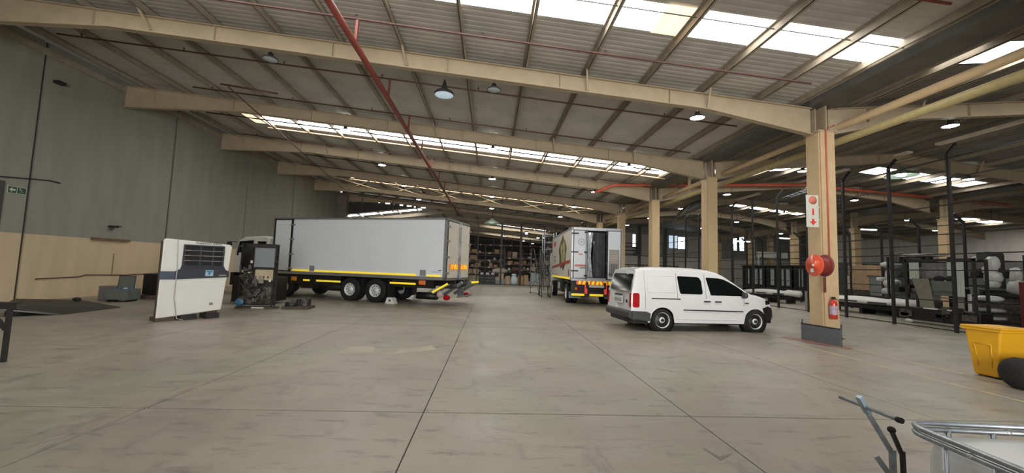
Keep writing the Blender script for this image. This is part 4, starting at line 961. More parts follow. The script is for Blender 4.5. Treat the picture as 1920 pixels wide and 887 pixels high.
# ---------------- rolling ladders beside the delivery truck ----------------
def ladder(label, loc, rz, H_, n, w, M, kind='platform_ladder'):
    t = thing(kind, label, 'ladder', loc, rz)
    run = H_*.55
    for s in (0, w):
        MB().tube([(0, s, .05), (run, s, H_)], .022, 6).build('stile', M, t)
        MB().tube([(run+.5, s, .05), (run+.5, s, H_+.95)], .02, 6).build('rear_post', M, t)
        MB().tube([(0.05, s, .9), (run, s, H_+.95), (run+.5, s, H_+.95)], .018, 6).build('handrail', M, t)
        MB().tube([(0, s, .08), (run+.5, s, .08)], .02, 6).build('base_rail', M, t)
        for x in (.05, run+.45): MB().lathe([(0, -.02), (.06, -.02), (.06, .02), (0, .02)], (x, s, .06), ax='y', n=12).build('castor', RUB, t)
        MB().tube([(run*.5, s, H_*.5), (run+.5, s, .3)], .014, 6).build('brace', M, t)
    for i in range(n): MB().box(run*(i+1)/n-.11, run*(i+1)/n+.08, 0, w, H_*(i+1)/n-.015, H_*(i+1)/n).build('tread', M, t)
    MB().box(run, run+.5, 0, w, H_-.02, H_).build('platform', M, t)
    for z in (.6, 1.1): MB().tube([(run+.5, 0, z*H_/1.6), (run+.5, w, z*H_/1.6)], .014, 6).build('cross_rail', M, t)
ladder('grey steel rolling ladder, left one beside the delivery truck', (3.75, 25.6, 0), math.radians(105), 2.0, 8, .65, mat('ladder_grey', (.20, .21, .21), .45, .5))
ladder('black steel step ladder leaning close to the delivery truck wheel', (3.50, 23.2, 0), math.radians(88), 1.6, 7, .5, mat('ladder_black', (.05, .05, .05), .45, .4), 'step_ladder')
t = thing('scaffold_tower', 'pale narrow scaffold tower standing between racks and delivery truck', 'scaffold', (4.2, 31.5, 0))
for x in (0, .9):
    for y in (0, 1.2): MB().tube([(x, y, 0), (x, y, 4.6)], .03, 6).build('post', GALV, t)
for i in range(8):
    for y in (0, 1.2): MB().tube([(0, y, .5+.55*i), (.9, y, .5+.55*i)], .02, 6).build('rung', GALV, t)
MB().box(-.05, .95, 0, 1.2, 2.9, 2.96).build('deck', WOOD, t)

# ---------------- storage annex behind the opening ----------------
AX0, AX1, AYE = -19.0, XC, 78.0
wx = struct_root('wall_annex')
MB().box(AX0, AX1, AYE, AYE+.2, 0, 8.4).build('cladding', DARKCLAD, wx); MB().box(AX0-.2, AX0, YB+.3, AYE, 0, 7).build('cladding', DARKCLAD, wx)
MB().box(AX1-.15, AX1, YBK-1, AYE, 0, 8).build('cladding', mat('annex_side', (.13, .12, .11), .7), wx)
MB().box(AX0, XW, YB+.2, YB+.3, 0, 6.5).build('cladding', DARKCLAD, wx)
az = lambda x: ann(x)-SHEET+.05
def annex_slope(xa, xb, strips, s0, s1):
    if s0 > xa: corrug(xa, s0, YB+.16, AYE, az)
    if s1 < xb: corrug(s1, xb, YB+.16, AYE, az)
    y = YB+.16
    for (a, b_) in strips+[(AYE, AYE)]:
        corrug(s0, s1, y, a, az, pitch=.4); y = b_
annex_slope(AX0, -4.5, [(42.9, 44.0), (55, 56.2), (67, 68.2)], -16.5, -7.7); annex_slope(-4.5, AX1, [(55, 56), (66.6, 67.8)], -.9, 7.6)
for (s0, s1, a, b_) in ((-16.5, -7.7, 42.9, 44.0), (-16.5, -7.7, 55, 56.2), (-.9, 7.6, 66.6, 67.8), (-.9, 7.6, 55, 56)):
    x = s0
    while x < s1-.1:
        x2 = min(x+1.75, s1)
        MB().add([(x+.04, a, ann(x)+.06), (x2-.04, a, ann(x2)+.06), (x2-.04, b_, ann(x2)+.06), (x+.04, b_, ann(x)+.06)], [(0, 1, 2, 3)]).build('roof_light_pane', GLASSY, ce); x = x2
for i in range(6):
    y = 44.6+6*i; r = thing('annex_rafter', 'cream roof rafter over the storage annex, %s one' % ORD[i], 'rafter', (0, y, 0))
    for (xa, xb) in ((AX0+.05, -4.5), (-4.5, AX1-.2)):
        MB().prism([(xa, ann(xa)-.15), (xb, ann(xb)-.15), (xb, ann(xb)-.5), (xa, ann(xa)-.5)], y*0-.09, .09).build('beam', CREAM if i else CREAMD, r)
for x in [-18+2.0*i for i in range(14)]: MB().bar((x, YB+.2, ann(x)-.05), (x, AYE, ann(x)-.05), .06, .16).build('purlin', CREAMD, ce)

def rack(label, loc, L, levels, bays, dpt=1.0, M=RACKO):
    t = thing('pallet_rack', label, 'rack', loc)
    H_ = levels[-1]+.9
    for i in range(bays+1):
        x = L*i/bays
        for y in (0, dpt): MB().box(x-.05, x+.05, y-.04, y+.04, 0, H_).build('upright', RACKB, t)
    for z in levels:
        for y in (-.03, dpt): MB().box(0, L, y, y+.05, z-.12, z).build('beam', M, t)
        MB().box(0, L, 0, dpt, z-.03, z-.01).build('shelf_deck', WOOD, t)
        for i in range(int(L/1.3)): MB().box(.4+1.3*i, .62+1.3*i, -.05, -.035, z-.13, z+.0).build('shelf_label', SIGNL, t)
    return t
LV_ = [.95, 1.7, 2.45, 3.2]
rack('long brown-beamed pallet rack behind the cage, left one', (-4.6, 43.2, 0), 6.0, LV_, 3)
rack('brown-beamed pallet rack behind the cage, middle one', (1.5, 43.2, 0), 3.9, [1.5, 2.1, 2.75], 2)
rack('brown-beamed pallet rack behind the cage, right one beside the delivery truck', (5.5, 42.4, 0), 3.2, [1.3, 2.2, 3.1, 4.0], 2)
rack('far rack deep inside the storage annex', (-4.5, 52, 0), 12, [1.2, 2.4, 3.6, 4.6], 5)
cartons = [CARD, CARD2, CARD, mat('dark_carton', (.10, .07, .05), .8), mat('pink_carton', (.42, .28, .22), .8)]
def item(name, M, label, cat, loc, s, group):
    x, y, z = loc; a, b_, c_ = s
    o = MB().box(-a/2, a/2, -b_/2, b_/2, 0, c_)
    if name == 'carton': o.box(-.02, .02, -b_/2-.003, b_/2+.003, 0, c_+.003, 1)
    if name == 'crate':
        o = MB(); 
        for k in range(3): o.box(-a/2, a/2, -b_/2, b_/2, c_*(k/3), c_*(k/3+.2))
        for sx in (-1, 1): o.box(sx*a/2-.02, sx*a/2+.02, -b_/2, b_/2, 0, c_)
        o.box(-a/2+.03, a/2-.03, -b_/2+.04, b_/2-.04, .02, c_*.85)
    r = o.build(name, [M, mat('parcel_tape', (.45, .38, .26), .4)], bevel=0); r.location = (x, y, z)
    return tag(r, label, cat, group)
NTH = ['leftmost', 'second from left', 'third from left', 'fourth from left', 'fifth from left', 'sixth from left', 'seventh from left', 'eighth from left', 'ninth from left', 'tenth from left']
for (x0, x1, y, rn) in ((-4.5, 1.3, 43.7, 'left'), (1.6, 5.3, 43.7, 'middle'), (5.6, 8.6, 42.9, 'right')):
    lv = LV_ if rn == 'left' else ([1.5, 2.1, 2.75] if rn == 'middle' else [1.3, 2.2, 3.1, 4.0])
    for li, z in enumerate(lv):
        x = x0+.2; top = li == len(lv)-1; sh = 'top shelf' if top else ['lowest shelf', 'second shelf', 'third shelf'][li]; cnt = [0, 0, 0]
        while x < x1-.3:
            w_ = random.uniform(.35, .8); h_ = random.uniform(.2, .48) if not top else random.uniform(.25, .75)
            if random.random() < (.55 if top and x0 < 3 else .8):
                k = random.random(); kind = 0 if (x0 > 5 or k < .45) else (1 if k < .72 else 2)
                lab = '%s, %s of its kind on %s of %s pallet rack' % (['cardboard carton', 'pale storage bin', 'dark storage bin'][kind], NTH[cnt[kind]], sh, rn); cnt[kind] += 1
                if kind == 0: item('carton', random.choice(cartons), lab, 'box', (x+w_/2, y, z), (w_, .7, h_), 'cartons on the pallet racks')
                elif kind == 1: item('storage_bin', random.choice((WHP, SIGNL, GRNG, MATS['pale_green_panel'])), lab, 'bin', (x+w_/2, y-.1, z), (w_*.6, .5, h_*.55), 'pale bins on the pallet racks')
                else: item('storage_bin', random.choice((MAROON, RACKO, BLK)), lab, 'bin', (x+w_/2, y, z), (w_, .6, h_), 'dark bins on the pallet racks')
            x += w_+random.uniform(.05, .25)
# things standing on the floor behind the cage front
for i in range(3):
    for k in range(3): item('crate', mat('black_crate', (.03, .03, .035), .5), 'black plastic crate, %s of the %s stack behind the cage front' % (['bottom one', 'middle one', 'top one'][k], ['left', 'middle', 'right'][i]), 'crate', (-.85+.55*i, 40.9, .30*k), (.5, .6, .28), 'stacked black crates'); 
for i in range(3): item('sack', WRAP, 'white sack lying on the %s stack of black crates behind cage' % ['left', 'middle', 'right'][i], 'sack', (-.85+.55*i, 40.9, .9), (.3, .4, .2), 'sacks on the crates')
item('pallet_box', mat('pale_grey_box', (.34, .34, .33), .6), 'pale grey long box left of the brown carton behind the cage', 'box', (1.35, 41.0, 0), (1.0, .6, .5), None)
item('carton', CARD, 'tall brown carton standing on floor left of the white bag', 'box', (1.75, 39.7, 0), (.42, .4, .85), None)
item('carton', CARD2, 'tan carton stacked on the pale grey box behind the cage', 'box', (1.1, 41.0, .5), (.5, .5, .55), None)
item('carton', CARD, 'brown carton standing right of the yellow bin behind the cage', 'box', (3.5, 39.6, 0), (.38, .5, 1.0), None)
item('long_box', mat('pale_board', (.42, .42, .40), .6), 'long low pale board lying on floor right of the cage post', 'board', (4.9, 40.6, 0), (2.8, 1.0, .34), None)
for (x, w_, h_, c_) in ((4.4, .5, .9, LBLUE), (4.95, .55, .8, WHP), (6.0, .5, .5, CARD2), (6.5, .4, .6, CARD), (5.48, .4, .35, CARD)):
    item('carton', mat('pale_blue_carton', (.42, .48, .53), .6) if c_ in (LBLUE, WHP) else c_, '%s package on the low board behind the cage, %s' % ('pale blue' if c_ in (LBLUE, WHP) else 'tan', {4.4: 'leftmost', 4.95: 'second from left', 6.0: 'tallest tan one', 6.5: 'rightmost', 5.48: 'small one in the middle'}[x]), 'box', (x, 41.2, .34 if x < 6.2 else 0), (w_, .5, h_), None)
bg = MB(); bg.blob((0, 0, .42), (.34, .3, .44), sq=3, jit=.05, n=14); bg.blob((0, 0, .95), (.25, .22, .14), jit=.1)
o = bg.build('bulk_bag', mat('white_blue_bag', (.62, .68, .76), .5, 0, .1, 4)); o.location = (2.35, 39.7, 0); tag(o, 'white woven bag standing behind the cage front, left of yellow bin', 'bag')
t = thing('waste_bin', 'small faded yellow wheelie bin behind the cage front', 'bin', (3.0, 39.7, 0))
MB().prism([(-.22, 0), (.22, 0), (.27, .85), (-.27, .85)], -.25, .25).build('body', BINF, t, bevel=.02); MB().box(-.29, .29, -.29, .29, .85, .92).build('lid', BINF, t, bevel=.02)
o = MB().blob((0, 0, .25), (.9, .5, .3), jit=.15).build('plastic_heap', mat('cream_plastic', (.55, .52, .42), .5, 0, .2, 5)); o.location = (1.0, 42.0, 1.05); tag(o, 'pale plastic sheeting heap lying above the crates behind cage', 'sheeting')
item('carton', mat('green_brown_box', (.22, .21, .13), .7), 'olive box on floor at left behind truck tail', 'box', (-1.6, 40.2, 0), (.9, .7, .8), None)
t = thing('wall_clock_lamp', 'small square lit panel hanging on a black cage post', 'lamp', (3.35, 38.7, 5.05)); MB().box(-.16, .16, -.03, .03, -.2, .2).build('frame', BLKM, t); MB().box(-.1, .1, -.04, -.03, -.1, .1).build('lit_panel', TUBEE, t)

# ---------------- left side of the hall ----------------
# white nose cone of a refrigeration unit
pc = Vector((-8.33, 10.61, 0)); pd = Vector((-7.38, 11.76, 0)); ang = math.atan2(pd.y-pc.y, pd.x-pc.x)
P1 = thing('refrigeration_unit_cover', 'big white refrigeration unit front cover with dark grille standing on blocks', 'unit cover', tuple(pc), ang)
PW = (pd-pc).length; PH0, PH1 = .07, 2.09
cv = MB()
cv.prism([(0, PH0), (PW-.09, PH0+.15), (PW-.03, 1.0), (PW+.0, 1.15), (PW+.05, PH1-.12), (PW+.01, PH1-.06), (.06, PH1+.02), (.015, PH1-.05)], 0, .10)
cv.build('cover_shell', WHP, P1, bevel=.03, seg=3)
MB().box(-.008, .02, .01, .10, .05, PH1-.05).build('dark_side_edge', mat('dark_brown_edge', (.05, .03, .03), .6), P1)
gx0, gx1, gz0, gz1 = PW*.30, PW*.90, 1.42, PH1-.13
gr = MB().prism([(PW*.20, 1.27), (PW*.27, 1.33), (gx0-.02, 1.42), (gx0-.01, gz1+.02), (gx1+.01, gz1+.02), (gx1+.01, 1.45), (PW-.07, 1.32), (PW+.015, 1.28), (PW+.015, 1.12), (PW*.20, 1.06)], -.016, .0)
gr.build('grille_surround', NAVY, P1)
MB().box(.0, PW*.20, -.016, 0, 1.06, 1.27).build('band', mat('blue_grey_band', (.06, .075, .11), .5), P1)
MB().box(gx0+.02, gx1-.02, -.02, -.016, gz0+.01, gz1).build('grille_void', BLK, P1)
for i in range(5):
    z = gz0+i*(gz1-gz0)/4; last = i in (0, 4)
    MB().box(gx0, gx1, -.05, -.015, z-.012, z+.012).build('grille_slat', NAVY if last else GUT, P1)
    if not last:
        for (xa, xb) in ((gx0+.02, gx0+.14), (gx0+.42, gx0+.60), (gx1-.28, gx1-.08)): MB().box(xa, xb, -.052, -.05, z-.006, z+.008).build('slat_glint', ALU, P1)
for x in (gx0+.01, gx0+(gx1-gx0)*.40, gx0+(gx1-gx0)*.72, gx1-.01): MB().box(x-.02, x+.02, -.035, -.018, gz0, gz1).build('grille_post', NAVY, P1)
lx = PW*.70
lg = MB().box(lx-.09, lx+.09, -.022, -.016, 1.15, 1.31).build('logo_plate', mat('logo_pale', (.35, .48, .55), .4), P1)
MB().prism([(lx-.07, 1.29), (lx+.07, 1.29), (lx+.07, 1.255), (lx+.025, 1.255), (lx+.025, 1.21), (lx, 1.17), (lx-.025, 1.21), (lx-.025, 1.255), (lx-.07, 1.255)], -.027, -.022).build('logo_mark', LOGO, lg)
text('raised_lettering', 'THERMO KING', .072, BLK, P1, (PW*.66, -.006, PH1-.065), (PI/2, 0, 0), .003, sx=1.25)
MB().box(PW*.74, PW*.80, -.006, 0, .36, .43).build('rating_label', mat('label_grey', (.25, .22, .18), .6), P1); MB().box(PW-.22, PW-.05, -.021, -.016, 1.15, 1.19).build('small_badge', ALU, P1)
MB().tube([(.30, -.01, PH1), (.34, -.02, 1.3), (.33, -.02, .6), (.42, -.03, .06), (.55, -.08, .01)], .011, 6).build('tie_strap', mat('dull_strap', (.45, .42, .38), .7), P1)
for (a, b_, M_) in ((.0, .38, WOOD), (.5, .85, BLKM), (1.05, 1.36, BLKM)): MB().box(a, b_, -.02, .5, 0, .09 if a < .5 else .14).build('support_block', M_, P1)
MB().box(1.1, 1.34, .1, .3, .05, .20).build('support_block', WOOD, P1)
# opened machine behind it
E1 = thing('open_refrigeration_unit', 'stripped refrigeration unit with bare engine and silver coil beside the box truck', 'machine', (-8.36, 13.95, 0), math.radians(4)); E1.scale = (.76, .32, .98)
MB().box(-.1, 1.55, -.1, 1.0, 0, .06).build('pallet_base', WOOD, E1)
fm = MB()
for x in (0, 1.38):
    for y in (0, .75): fm.box(x-.03, x+.03, y-.03, y+.03, .06, 2.22)
for z in (.14, 1.05, 1.62, 2.2):
    for y in (0, .75): fm.box(0, 1.38, y-.02, y+.02, z-.02, z+.02)
    for x in (0, 1.38): fm.box(x-.02, x+.02, 0, .75, z-.02, z+.02)
fm.build('steel_frame', BLKM, E1)
MB().box(.02, .55, .0, .7, 1.3, 2.15).build('fan_housing', BLK, E1, bevel=.03)
MB().box(.0, 1.36, .72, .76, .1, 2.18).build('back_plate', MACH, E1)
cc = MB().box(.62, 1.40, -.14, -.06, 1.42, 2.08).build('condenser_coil', COIL, E1)
for (a, b_, c_, d_) in ((.56, .62, 1.38, 2.12), (1.40, 1.44, 1.38, 2.08), (.56, 1.44, 2.08, 2.14), (.56, 1.44, 1.36, 1.42)): MB().box(a, b_, -.16, -.03, c_, d_).build('coil_frame', ALU if a < .6 and b_ < .7 else BLKM, cc)
MB().box(.62, 1.36, -.04, .0, .98, 1.34).build('cream_plate', mat('dull_cream_plate', (.45, .37, .25), .6), E1)
for x in (.98, 1.16): MB().lathe([(0, -.05), (.035, -.05), (.035, -.04)], (x, 0, 1.08), ax='y', n=10).build('plate_hole', BLK, E1)
for (x, y, z, r, h, ax) in ((.55, .25, .45, .17, .5, 'x'), (.75, .1, .30, .13, .4, 'z'), (1.1, .15, .55, .15, .35, 'y'), (.35, .1, 1.0, .12, .5, 'z'), (1.15, .3, .25, .14, .5, 'z')):
    MB().lathe([(0, 0), (r, 0), (r, h*.4), (r*1.15, h*.45), (r*1.15, h*.55), (r, h*.6), (r, h), (0, h)], (x, y, z), ax=ax, n=14).build('compressor_part', MACH, E1)
random.seed(3)
for i in range(60):
    x, y, z = random.uniform(.02, 1.25), random.uniform(-.5, .1), random.uniform(.10, 1.0)
    if i > 42: x, z = random.uniform(.0, .45), random.uniform(.9, 1.35)
    a, b_, c_ = [random.uniform(.05, .2) for _ in range(3)]
    MB().box(x, x+a, y, y+b_, z, z+c_).build('engine_block_piece', random.choice((MACH, MACH, MACH, BLKM, GUT, mat('pale_part', (.32, .29, .24), .5, 0, .4, 9))), E1, bevel=.015)
for i in range(9):
    p = [(random.uniform(.05, 1.35), random.uniform(-.55, -.3), random.uniform(.1, .95)) for _ in range(4)]
    q = [p[0]]+[tuple((Vector(p[k])+Vector(p[k+1]))/2) for k in range(3)]+[p[3]]
    MB().tube(q, random.uniform(.009, .018), 6).build('hose', random.choice((RUB, RUB, GUT, MACH)), E1)
for i in range(7): MB().tube([(.02+.05*i, -.06, 1.4), (.1+.04*i, -.10, 1.9), (.25+.05*i, -.04, 2.18)], .013, 5).build('cable', BLK, E1)
MB().tube([(.0, .0, 2.15), (-.15, -.02, 2.1), (-.18, .0, 1.8)], .04, 8).build('cable_loop', BLK, E1)
MB().blob((.18, -.6, .24), (.2, .2, .12), jit=.2).build('blue_rag', BLUE, E1)
for (x, z) in ((.4, 1.55), (1.22, .92), (.33, 1.15)): MB().box(x, x+.09, -.12, -.10, z, z+.09).build('white_tag', WHP, E1)
MB().box(.6, 1.1, -.18, -.1, .02, .06).build('white_strip', WHP, E1)
MB().box(1.50, 1.54, .0, .05, .06, .95).build('side_post', BLKM, E1)
t = thing('engine_parts_pallet', 'low pallet of dark engine parts right of the stripped unit', 'pallet', (-7.0, 14.15, 0), .1)
MB().box(0, .85, -.1, .6, .0, .09).build('pallet_base', WOOD, t)
for i in range(8): x = random.uniform(0, .65); y = random.uniform(-.08, .4); MB().box(x, x+random.uniform(.1, .25), y, y+.2, .09, .09+random.uniform(.06, .28)).build('engine_part', random.choice((MACH, BLKM)), t, bevel=.02)
MB().lathe([(0, 0), (.1, 0), (.1, .3), (0, .3)], (.1, 0, .14), ax='x', n=12).build('filter_canister', BLKM, t)
# box behind: black cabinet on a pallet
t = thing('black_cabinet', 'black metal cabinet on a pallet between toolbox and white cover', 'cabinet', (-13.3, 16.2, 0), .05)
MB().box(0, 1.35, 0, .7, .16, .95).build('cabinet_body', BLK, t, bevel=.02); MB().box(-.05, 1.4, -.05, .75, 0, .14).build('pallet_base', WOOD, t)
t2 = tag(MB().tube([(-12.75, 16.3, .99), (-12.3, 16.4, 1.02), (-12.2, 16.4, 1.2)], .035, 8).build('red_clamp', REDP), 'dark red clamp lying on top of the black cabinet', 'clamp')
t = thing('workshop_crate', 'low black steel crate between white cover and stripped unit', 'crate', (-9.6, 15.6, 0)); MB().box(0, 1.6, 0, .8, .1, 1.0).build('crate_body', BLK, t); MB().box(0, 1.6, -.02, .0, .05, .12).build('skid', BLKM, t)
# open grey metal chest
t = thing('metal_chest', 'open grey-green metal tool chest standing by the cream wall', 'chest', (-13.35, 14.75, 0), math.radians(8)); t.scale = (.60, .8, .88)
bx = MB(); bx.box(0, 1.25, 0, .02, .08, .50); bx.box(0, 1.25, .7, .72, .08, .50); bx.box(0, .02, 0, .72, .08, .50); bx.box(1.23, 1.25, 0, .72, .08, .50); bx.box(0, 1.25, 0, .72, .08, .10); bx.build('chest_body', GRNG, t)
MB().bar((.48, .72, .5), (.30, .86, 1.0), 1.0, .03, up=(1, 0, 0)).build('old_lid', GRNG, t) if False else None
MB().add([(.02, .70, .50), (.88, .70, .50), (.72, .95, 1.0), (-.14, .95, 1.0), (.02, .73, .48), (.88, .73, .48), (.72, .98, .98), (-.14, .98, .98)], [(0, 1, 2, 3), (7, 6, 5, 4), (0, 4, 5, 1), (1, 5, 6, 2), (2, 6, 7, 3), (3, 7, 4, 0)]).build('open_lid', GRNG, t)
MB().tube([(.02, .70, .50), (-.14, .95, 1.0), (.72, .95, 1.0), (.88, .70, .50)], .018, 6).build('lid_rim', BLKM, t)
for x in (.1, 1.05): MB().box(x, x+.1, .05, .65, 0, .08).build('skid', BLKM, t)
MB().box(.3, 1.2, .1, .5, .42, .52).build('tray', BLUE, t, bevel=.02); MB().box(.85, .97, .1, .2, .52, .56).build('white_cup', WHP, t)
tag(MB().box(-14.05, -13.6, 15.3, 15.7, 0, .50).build('chest_shade_block', mat('chest_shade_grey', (.15, .14, .12), .8)), 'dull grey block imitating the shade left of the open tool chest', 'block')  # block stands in for the narrow shade left of the chest
# dock plate lying on the floor
t = thing('dock_plate', 'dark checker-plate loading ramp lying on floor near the left wall', 'ramp', (0, 0, 0))
A, B_, Cc, D = (-11.35, 11.42), (-11.40, 13.2), (-13.6, 14.2), (-12.9, 11.5)
V_ = [(A[0], A[1], .03), (B_[0], B_[1], .03), (-13.75, 14.35, .12), (-13.35, 10.95, .34), (-12.35, 10.55, .30)]
V_ = [(-11.35, 11.42, .02), (-11.5, 13.3, .02), (-13.9, 14.6, .06), (-14.3, 13.0, .22), (-12.1, 10.7, .28)]
n_ = len(V_)
MB().add(V_+[(v[0], v[1], v[2]-.02) for v in V_], [tuple(range(n_)), tuple(reversed(range(n_, 2*n_)))]+[(i, n_+i, n_+(i+1) % n_, (i+1) % n_) for i in range(n_)]).build('plate', PLATE, t)
MB().bar((-11.42, 11.45, .01), (-12.12, 10.7, .2), .05, .04).build('edge_lip', GUT, t)
for q in ((-12.2, 10.9), (-13.7, 12.6), (-12.8, 11.7)): MB().box(q[0], q[0]+.3, q[1], q[1]+.5, 0, .17).build('support', BLKM, t)
MB().blob((-13.4, 13.9, .16), (.12, .1, .06)).build('lifting_eye', BLKM, t)
# steel bench at the picture's left edge
t = thing('steel_barrier', 'black steel rail frame with braced leg cut off by left picture edge', 'barrier', (-7.18, 6.48, 0))
MB().box(-1.9, .04, -.04, .04, .78, .86).build('top_rail', BLKM, t); MB().box(-1.9, .06, -.05, .10, .86, .875).build('top_plate', BLKM, t)
for x in (0, -1.8):
    MB().box(x-.024, x+.024, -.024, .024, 0, .8).build('leg', BLKM, t)
MB().bar((-.02, 0, .48), (-.36, 0, .8), .05, .05).build('brace', BLKM, t)
# wall-mounted bits
def wallbox(name, label, cat, y0, y1, za, zb, d, M): return tag(MB().box(XW, XW+d, y0, y1, za, zb).build(name, M), label, cat)
t = thing('exit_sign', 'dark green emergency exit sign with pale arrow and running figure', 'sign', (XW+.02, 13.71, 3.62), PI/2)
MB().box(-.26, .26, 0, .02, -.115, .115).build('sign_plate', SIGNL, t)
MB().box(-.245, .245, -.004, 0, -.10, .10).build('green_field', SIGNG, t)
MB().prism([(-.22, 0), (-.14, .075), (-.14, .03), (-.05, .03), (-.05, -.03), (-.14, -.03), (-.14, -.075)], -.008, -.004).build('arrow', SIGNL, t)
MB().box(-.012, .0, -.008, -.004, -.1, .1).build('divider', SIGNL, t)
rf = MB(); rf.lathe([(0, -.008), (.018, -.008), (.018, -.004)], (.075, 0, .06), ax='y', n=10)
for (p, q) in (((.08, .04), (.11, -.02)), ((.085, .035), (.05, .01)), ((.09, .03), (.14, .015)), ((.11, -.02), (.07, -.06)), ((.11, -.02), (.16, -.045)), ((.16, -.045), (.16, -.08))): rf.bar((p[0], -.006, p[1]), (q[0], -.006, q[1]), .018, .004)
rf.build('running_figure', SIGNL, t)
tag(MB().tube([(XW+.03, 12.9, 3.93), (XW+.03, 14.6, 4.14), (XW+.03, 14.95, 4.12)], .022, 6).build('wall_conduit', BLKM), 'dark conduit on the grey wall above the exit sign', 'conduit')
tag(MB().tube([(XW+.03, 14.55, .73), (XW+.03, 16.0, .77), (XW+.05, 16.2, .84), (XW+.03, 17.9, .80), (XW+.03, 20, .86)], .02, 6).build('wall_pipe', BROWN), 'thin rusty pipe along the cream wall above the dock plate', 'pipe')
t = thing('flood_light', 'small dark floodlight on the left wall above the paint line', 'lamp', (XW, 17.07, 2.74)); MB().box(0, .2, -.13, .13, 0, .07).build('head', BLKM, t); MB().box(0, .06, -.04, .04, -.12, .02).build('bracket', GUT, t); MB().box(.05, .25, .02, .2, .05, .08).build('shade', BLKM, t)
wallbox('cable_tray', 'long rusty cable tray fixed along the wall paint line', 'tray', 16.3, 17.9, 2.19, 2.29, .1, mat('rusty_tray', (.16, .11, .06), .7, 0, .3, 9))
wallbox('wall_camera', 'small dark camera high on the left wall', 'camera', 14.35, 14.6, 7.55, 7.65, .2, BLKM)
wallbox('dark_wall_panel', 'dark upright panel on left wall at the picture edge', 'panel', 13.1, 13.35, 2.3, 3.85, .05, mat('dark_panel', (.05, .05, .045), .6))
wallbox('wall_stain_strip', 'thin brown stain mark running down the cream wall', 'pipe', 17.3, 17.33, .85, 1.68, .02, mat('stain_brown', (.27, .21, .14), .8))  # thin raised strip stands in for a vertical wall stain

# ---------------- right foreground ----------------
t = thing('wheelie_bin', 'large bright yellow wheelie bin near the right picture edge', 'bin', (8.88, 6.67, 0))
bb = MB(); zt = .84
bot = [(0, 0), (.52, 0), (.52, .36), (0, .36)]; top = [(-.05, -.10), (.60, -.10), (.60, .44), (-.05, .44)]
bb.add([(x, y, .02) for x, y in bot]+[(x, y, zt) for x, y in top], [(3, 2, 1, 0), (4, 5, 6, 7)]+[(i, (i+1) % 4, 4+(i+1) % 4, 4+i) for i in range(4)])
bb.build('body', BIN, t, bevel=.03, seg=3)
MB().box(-.075, .63, -.13, .47, zt-.03, zt+.02).build('rim', BIN, t, bevel=.015, seg=3)
MB().box(-.085, .64, -.15, .48, zt+.015, zt+.055).build('lid', BIN, t, bevel=.018, seg=3)
MB().lathe([(0, zt+.075), (.16, zt+.072), (.20, zt+.055)], (.25, .17, 0), n=24).build('lid_dome', BIN, t)
pn = MB(); pn.tube([(-.004, .07, .18), (-.04, .05, .58), (-.04, .30, .58), (-.004, .27, .18)], .010, 6); pn.build('moulded_panel', BIN, t)
for x in (.08, .44): MB().lathe([(0, -.03), (.05, -.03), (.06, 0), (.05, .03), (0, .03)], (x, .32, .06), ax='x', n=16).build('wheel', RUB, t)
t = thing('rubber_roll', 'black lumpy rubber roll lying on the floor in front of yellow bin', 'roll', (8.33, 6.12, .245), math.radians(-6))
MB().lathe([(0, 0), (.12, .0), (.19, .03), (.235, .09), (.24, .2), (.242, .6), (.235, 1.2), (0, 1.25)], ax='x', n=28).build('roll_body', RUB, t)
for k in range(5): MB().lathe([(.23, .12+.2*k), (.25, .15+.2*k), (.23, .19+.2*k)], ax='x', n=28).build('tread_ridge', RUB, t)

# intermediate bulk container
t = thing('bulk_container', 'white plastic bulk container in a galvanised tube cage, lower right corner', 'container', (1.49, 1.40, 0), math.radians(-5.5))
IW, ID, IT = 1.2, 1.0, 1.15      # along x, toward the viewer (-y), height of the top frame
def bowed(name, pts, r, M=GALV, par=t): return MB().tube(pts, r, 10).build(name, M, par)
loop = []
rc = .07
for (cx, cy, a0) in ((rc, -rc, 90), (rc, -ID+rc, 180), (IW-rc, -ID+rc, 270), (IW-rc, -rc, 0)):
    for k in range(5):
        a = math.radians(a0+90*k/4); loop.append((cx+rc*math.cos(a), cy+rc*math.sin(a)))
loop.append(loop[0])
for z, r in ((IT, .0088), (IT-.021, .0088), (.85, .009), (.6, .009), (.35, .009), (.14, .012)): bowed('cage_ring', [(x, y, z) for x, y in loop], r)
for i in range(1, 7): 
    y = -ID*i/7; bowed('cage_bar', [(0, y, .12), (0, y, IT-.02)], .0075); bowed('cage_bar', [(IW, y, .12), (IW, y, IT-.02)], .009)
for i in range(1, 8):
    x = IW*i/8; bowed('cage_bar', [(x, 0, .12), (x, 0, IT-.02)], .009); bowed('cage_bar', [(x, -ID, .12), (x, -ID, IT-.02)], .009)
for (x, y) in ((.35, 0), (.62, 0), (.9, 0), (0, -.22), (0, -.5)): MB().blob((x, y, IT-.02), (.012, .012, .01)).build('rivet', ALU, t)
tk = MB(); K = 10
sec = [(.14, .92), (.3, .972), (1.05, .972), (1.10, .955), (1.122, .91), (1.13, .8), (1.135, .4)]
def rect(sx, sy, r=.1, n=5):
    out = []
    for (cx, cy, a0) in ((sx-r, sy-r, 0), (-sx+r, sy-r, 90), (-sx+r, -sy+r, 180), (sx-r, -sy+r, 270)):
        for k in range(n): a = math.radians(a0+90*k/(n-1)); out.append((cx+r*math.cos(a), cy+r*math.sin(a)))
    return out
V_ = []; nn = 20
for z, q in sec: V_ += [(IW/2+x, -ID/2+y, z) for x, y in rect(IW/2*q, ID/2*q, .10*min(1, q))]
tk.add(V_, [(i*nn+j, i*nn+(j+1) % nn, (i+1)*nn+(j+1) % nn, (i+1)*nn+j) for i in range(len(sec)-1) for j in range(nn)]+[tuple((len(sec)-1)*nn+j for j in range(nn))], 0, True)
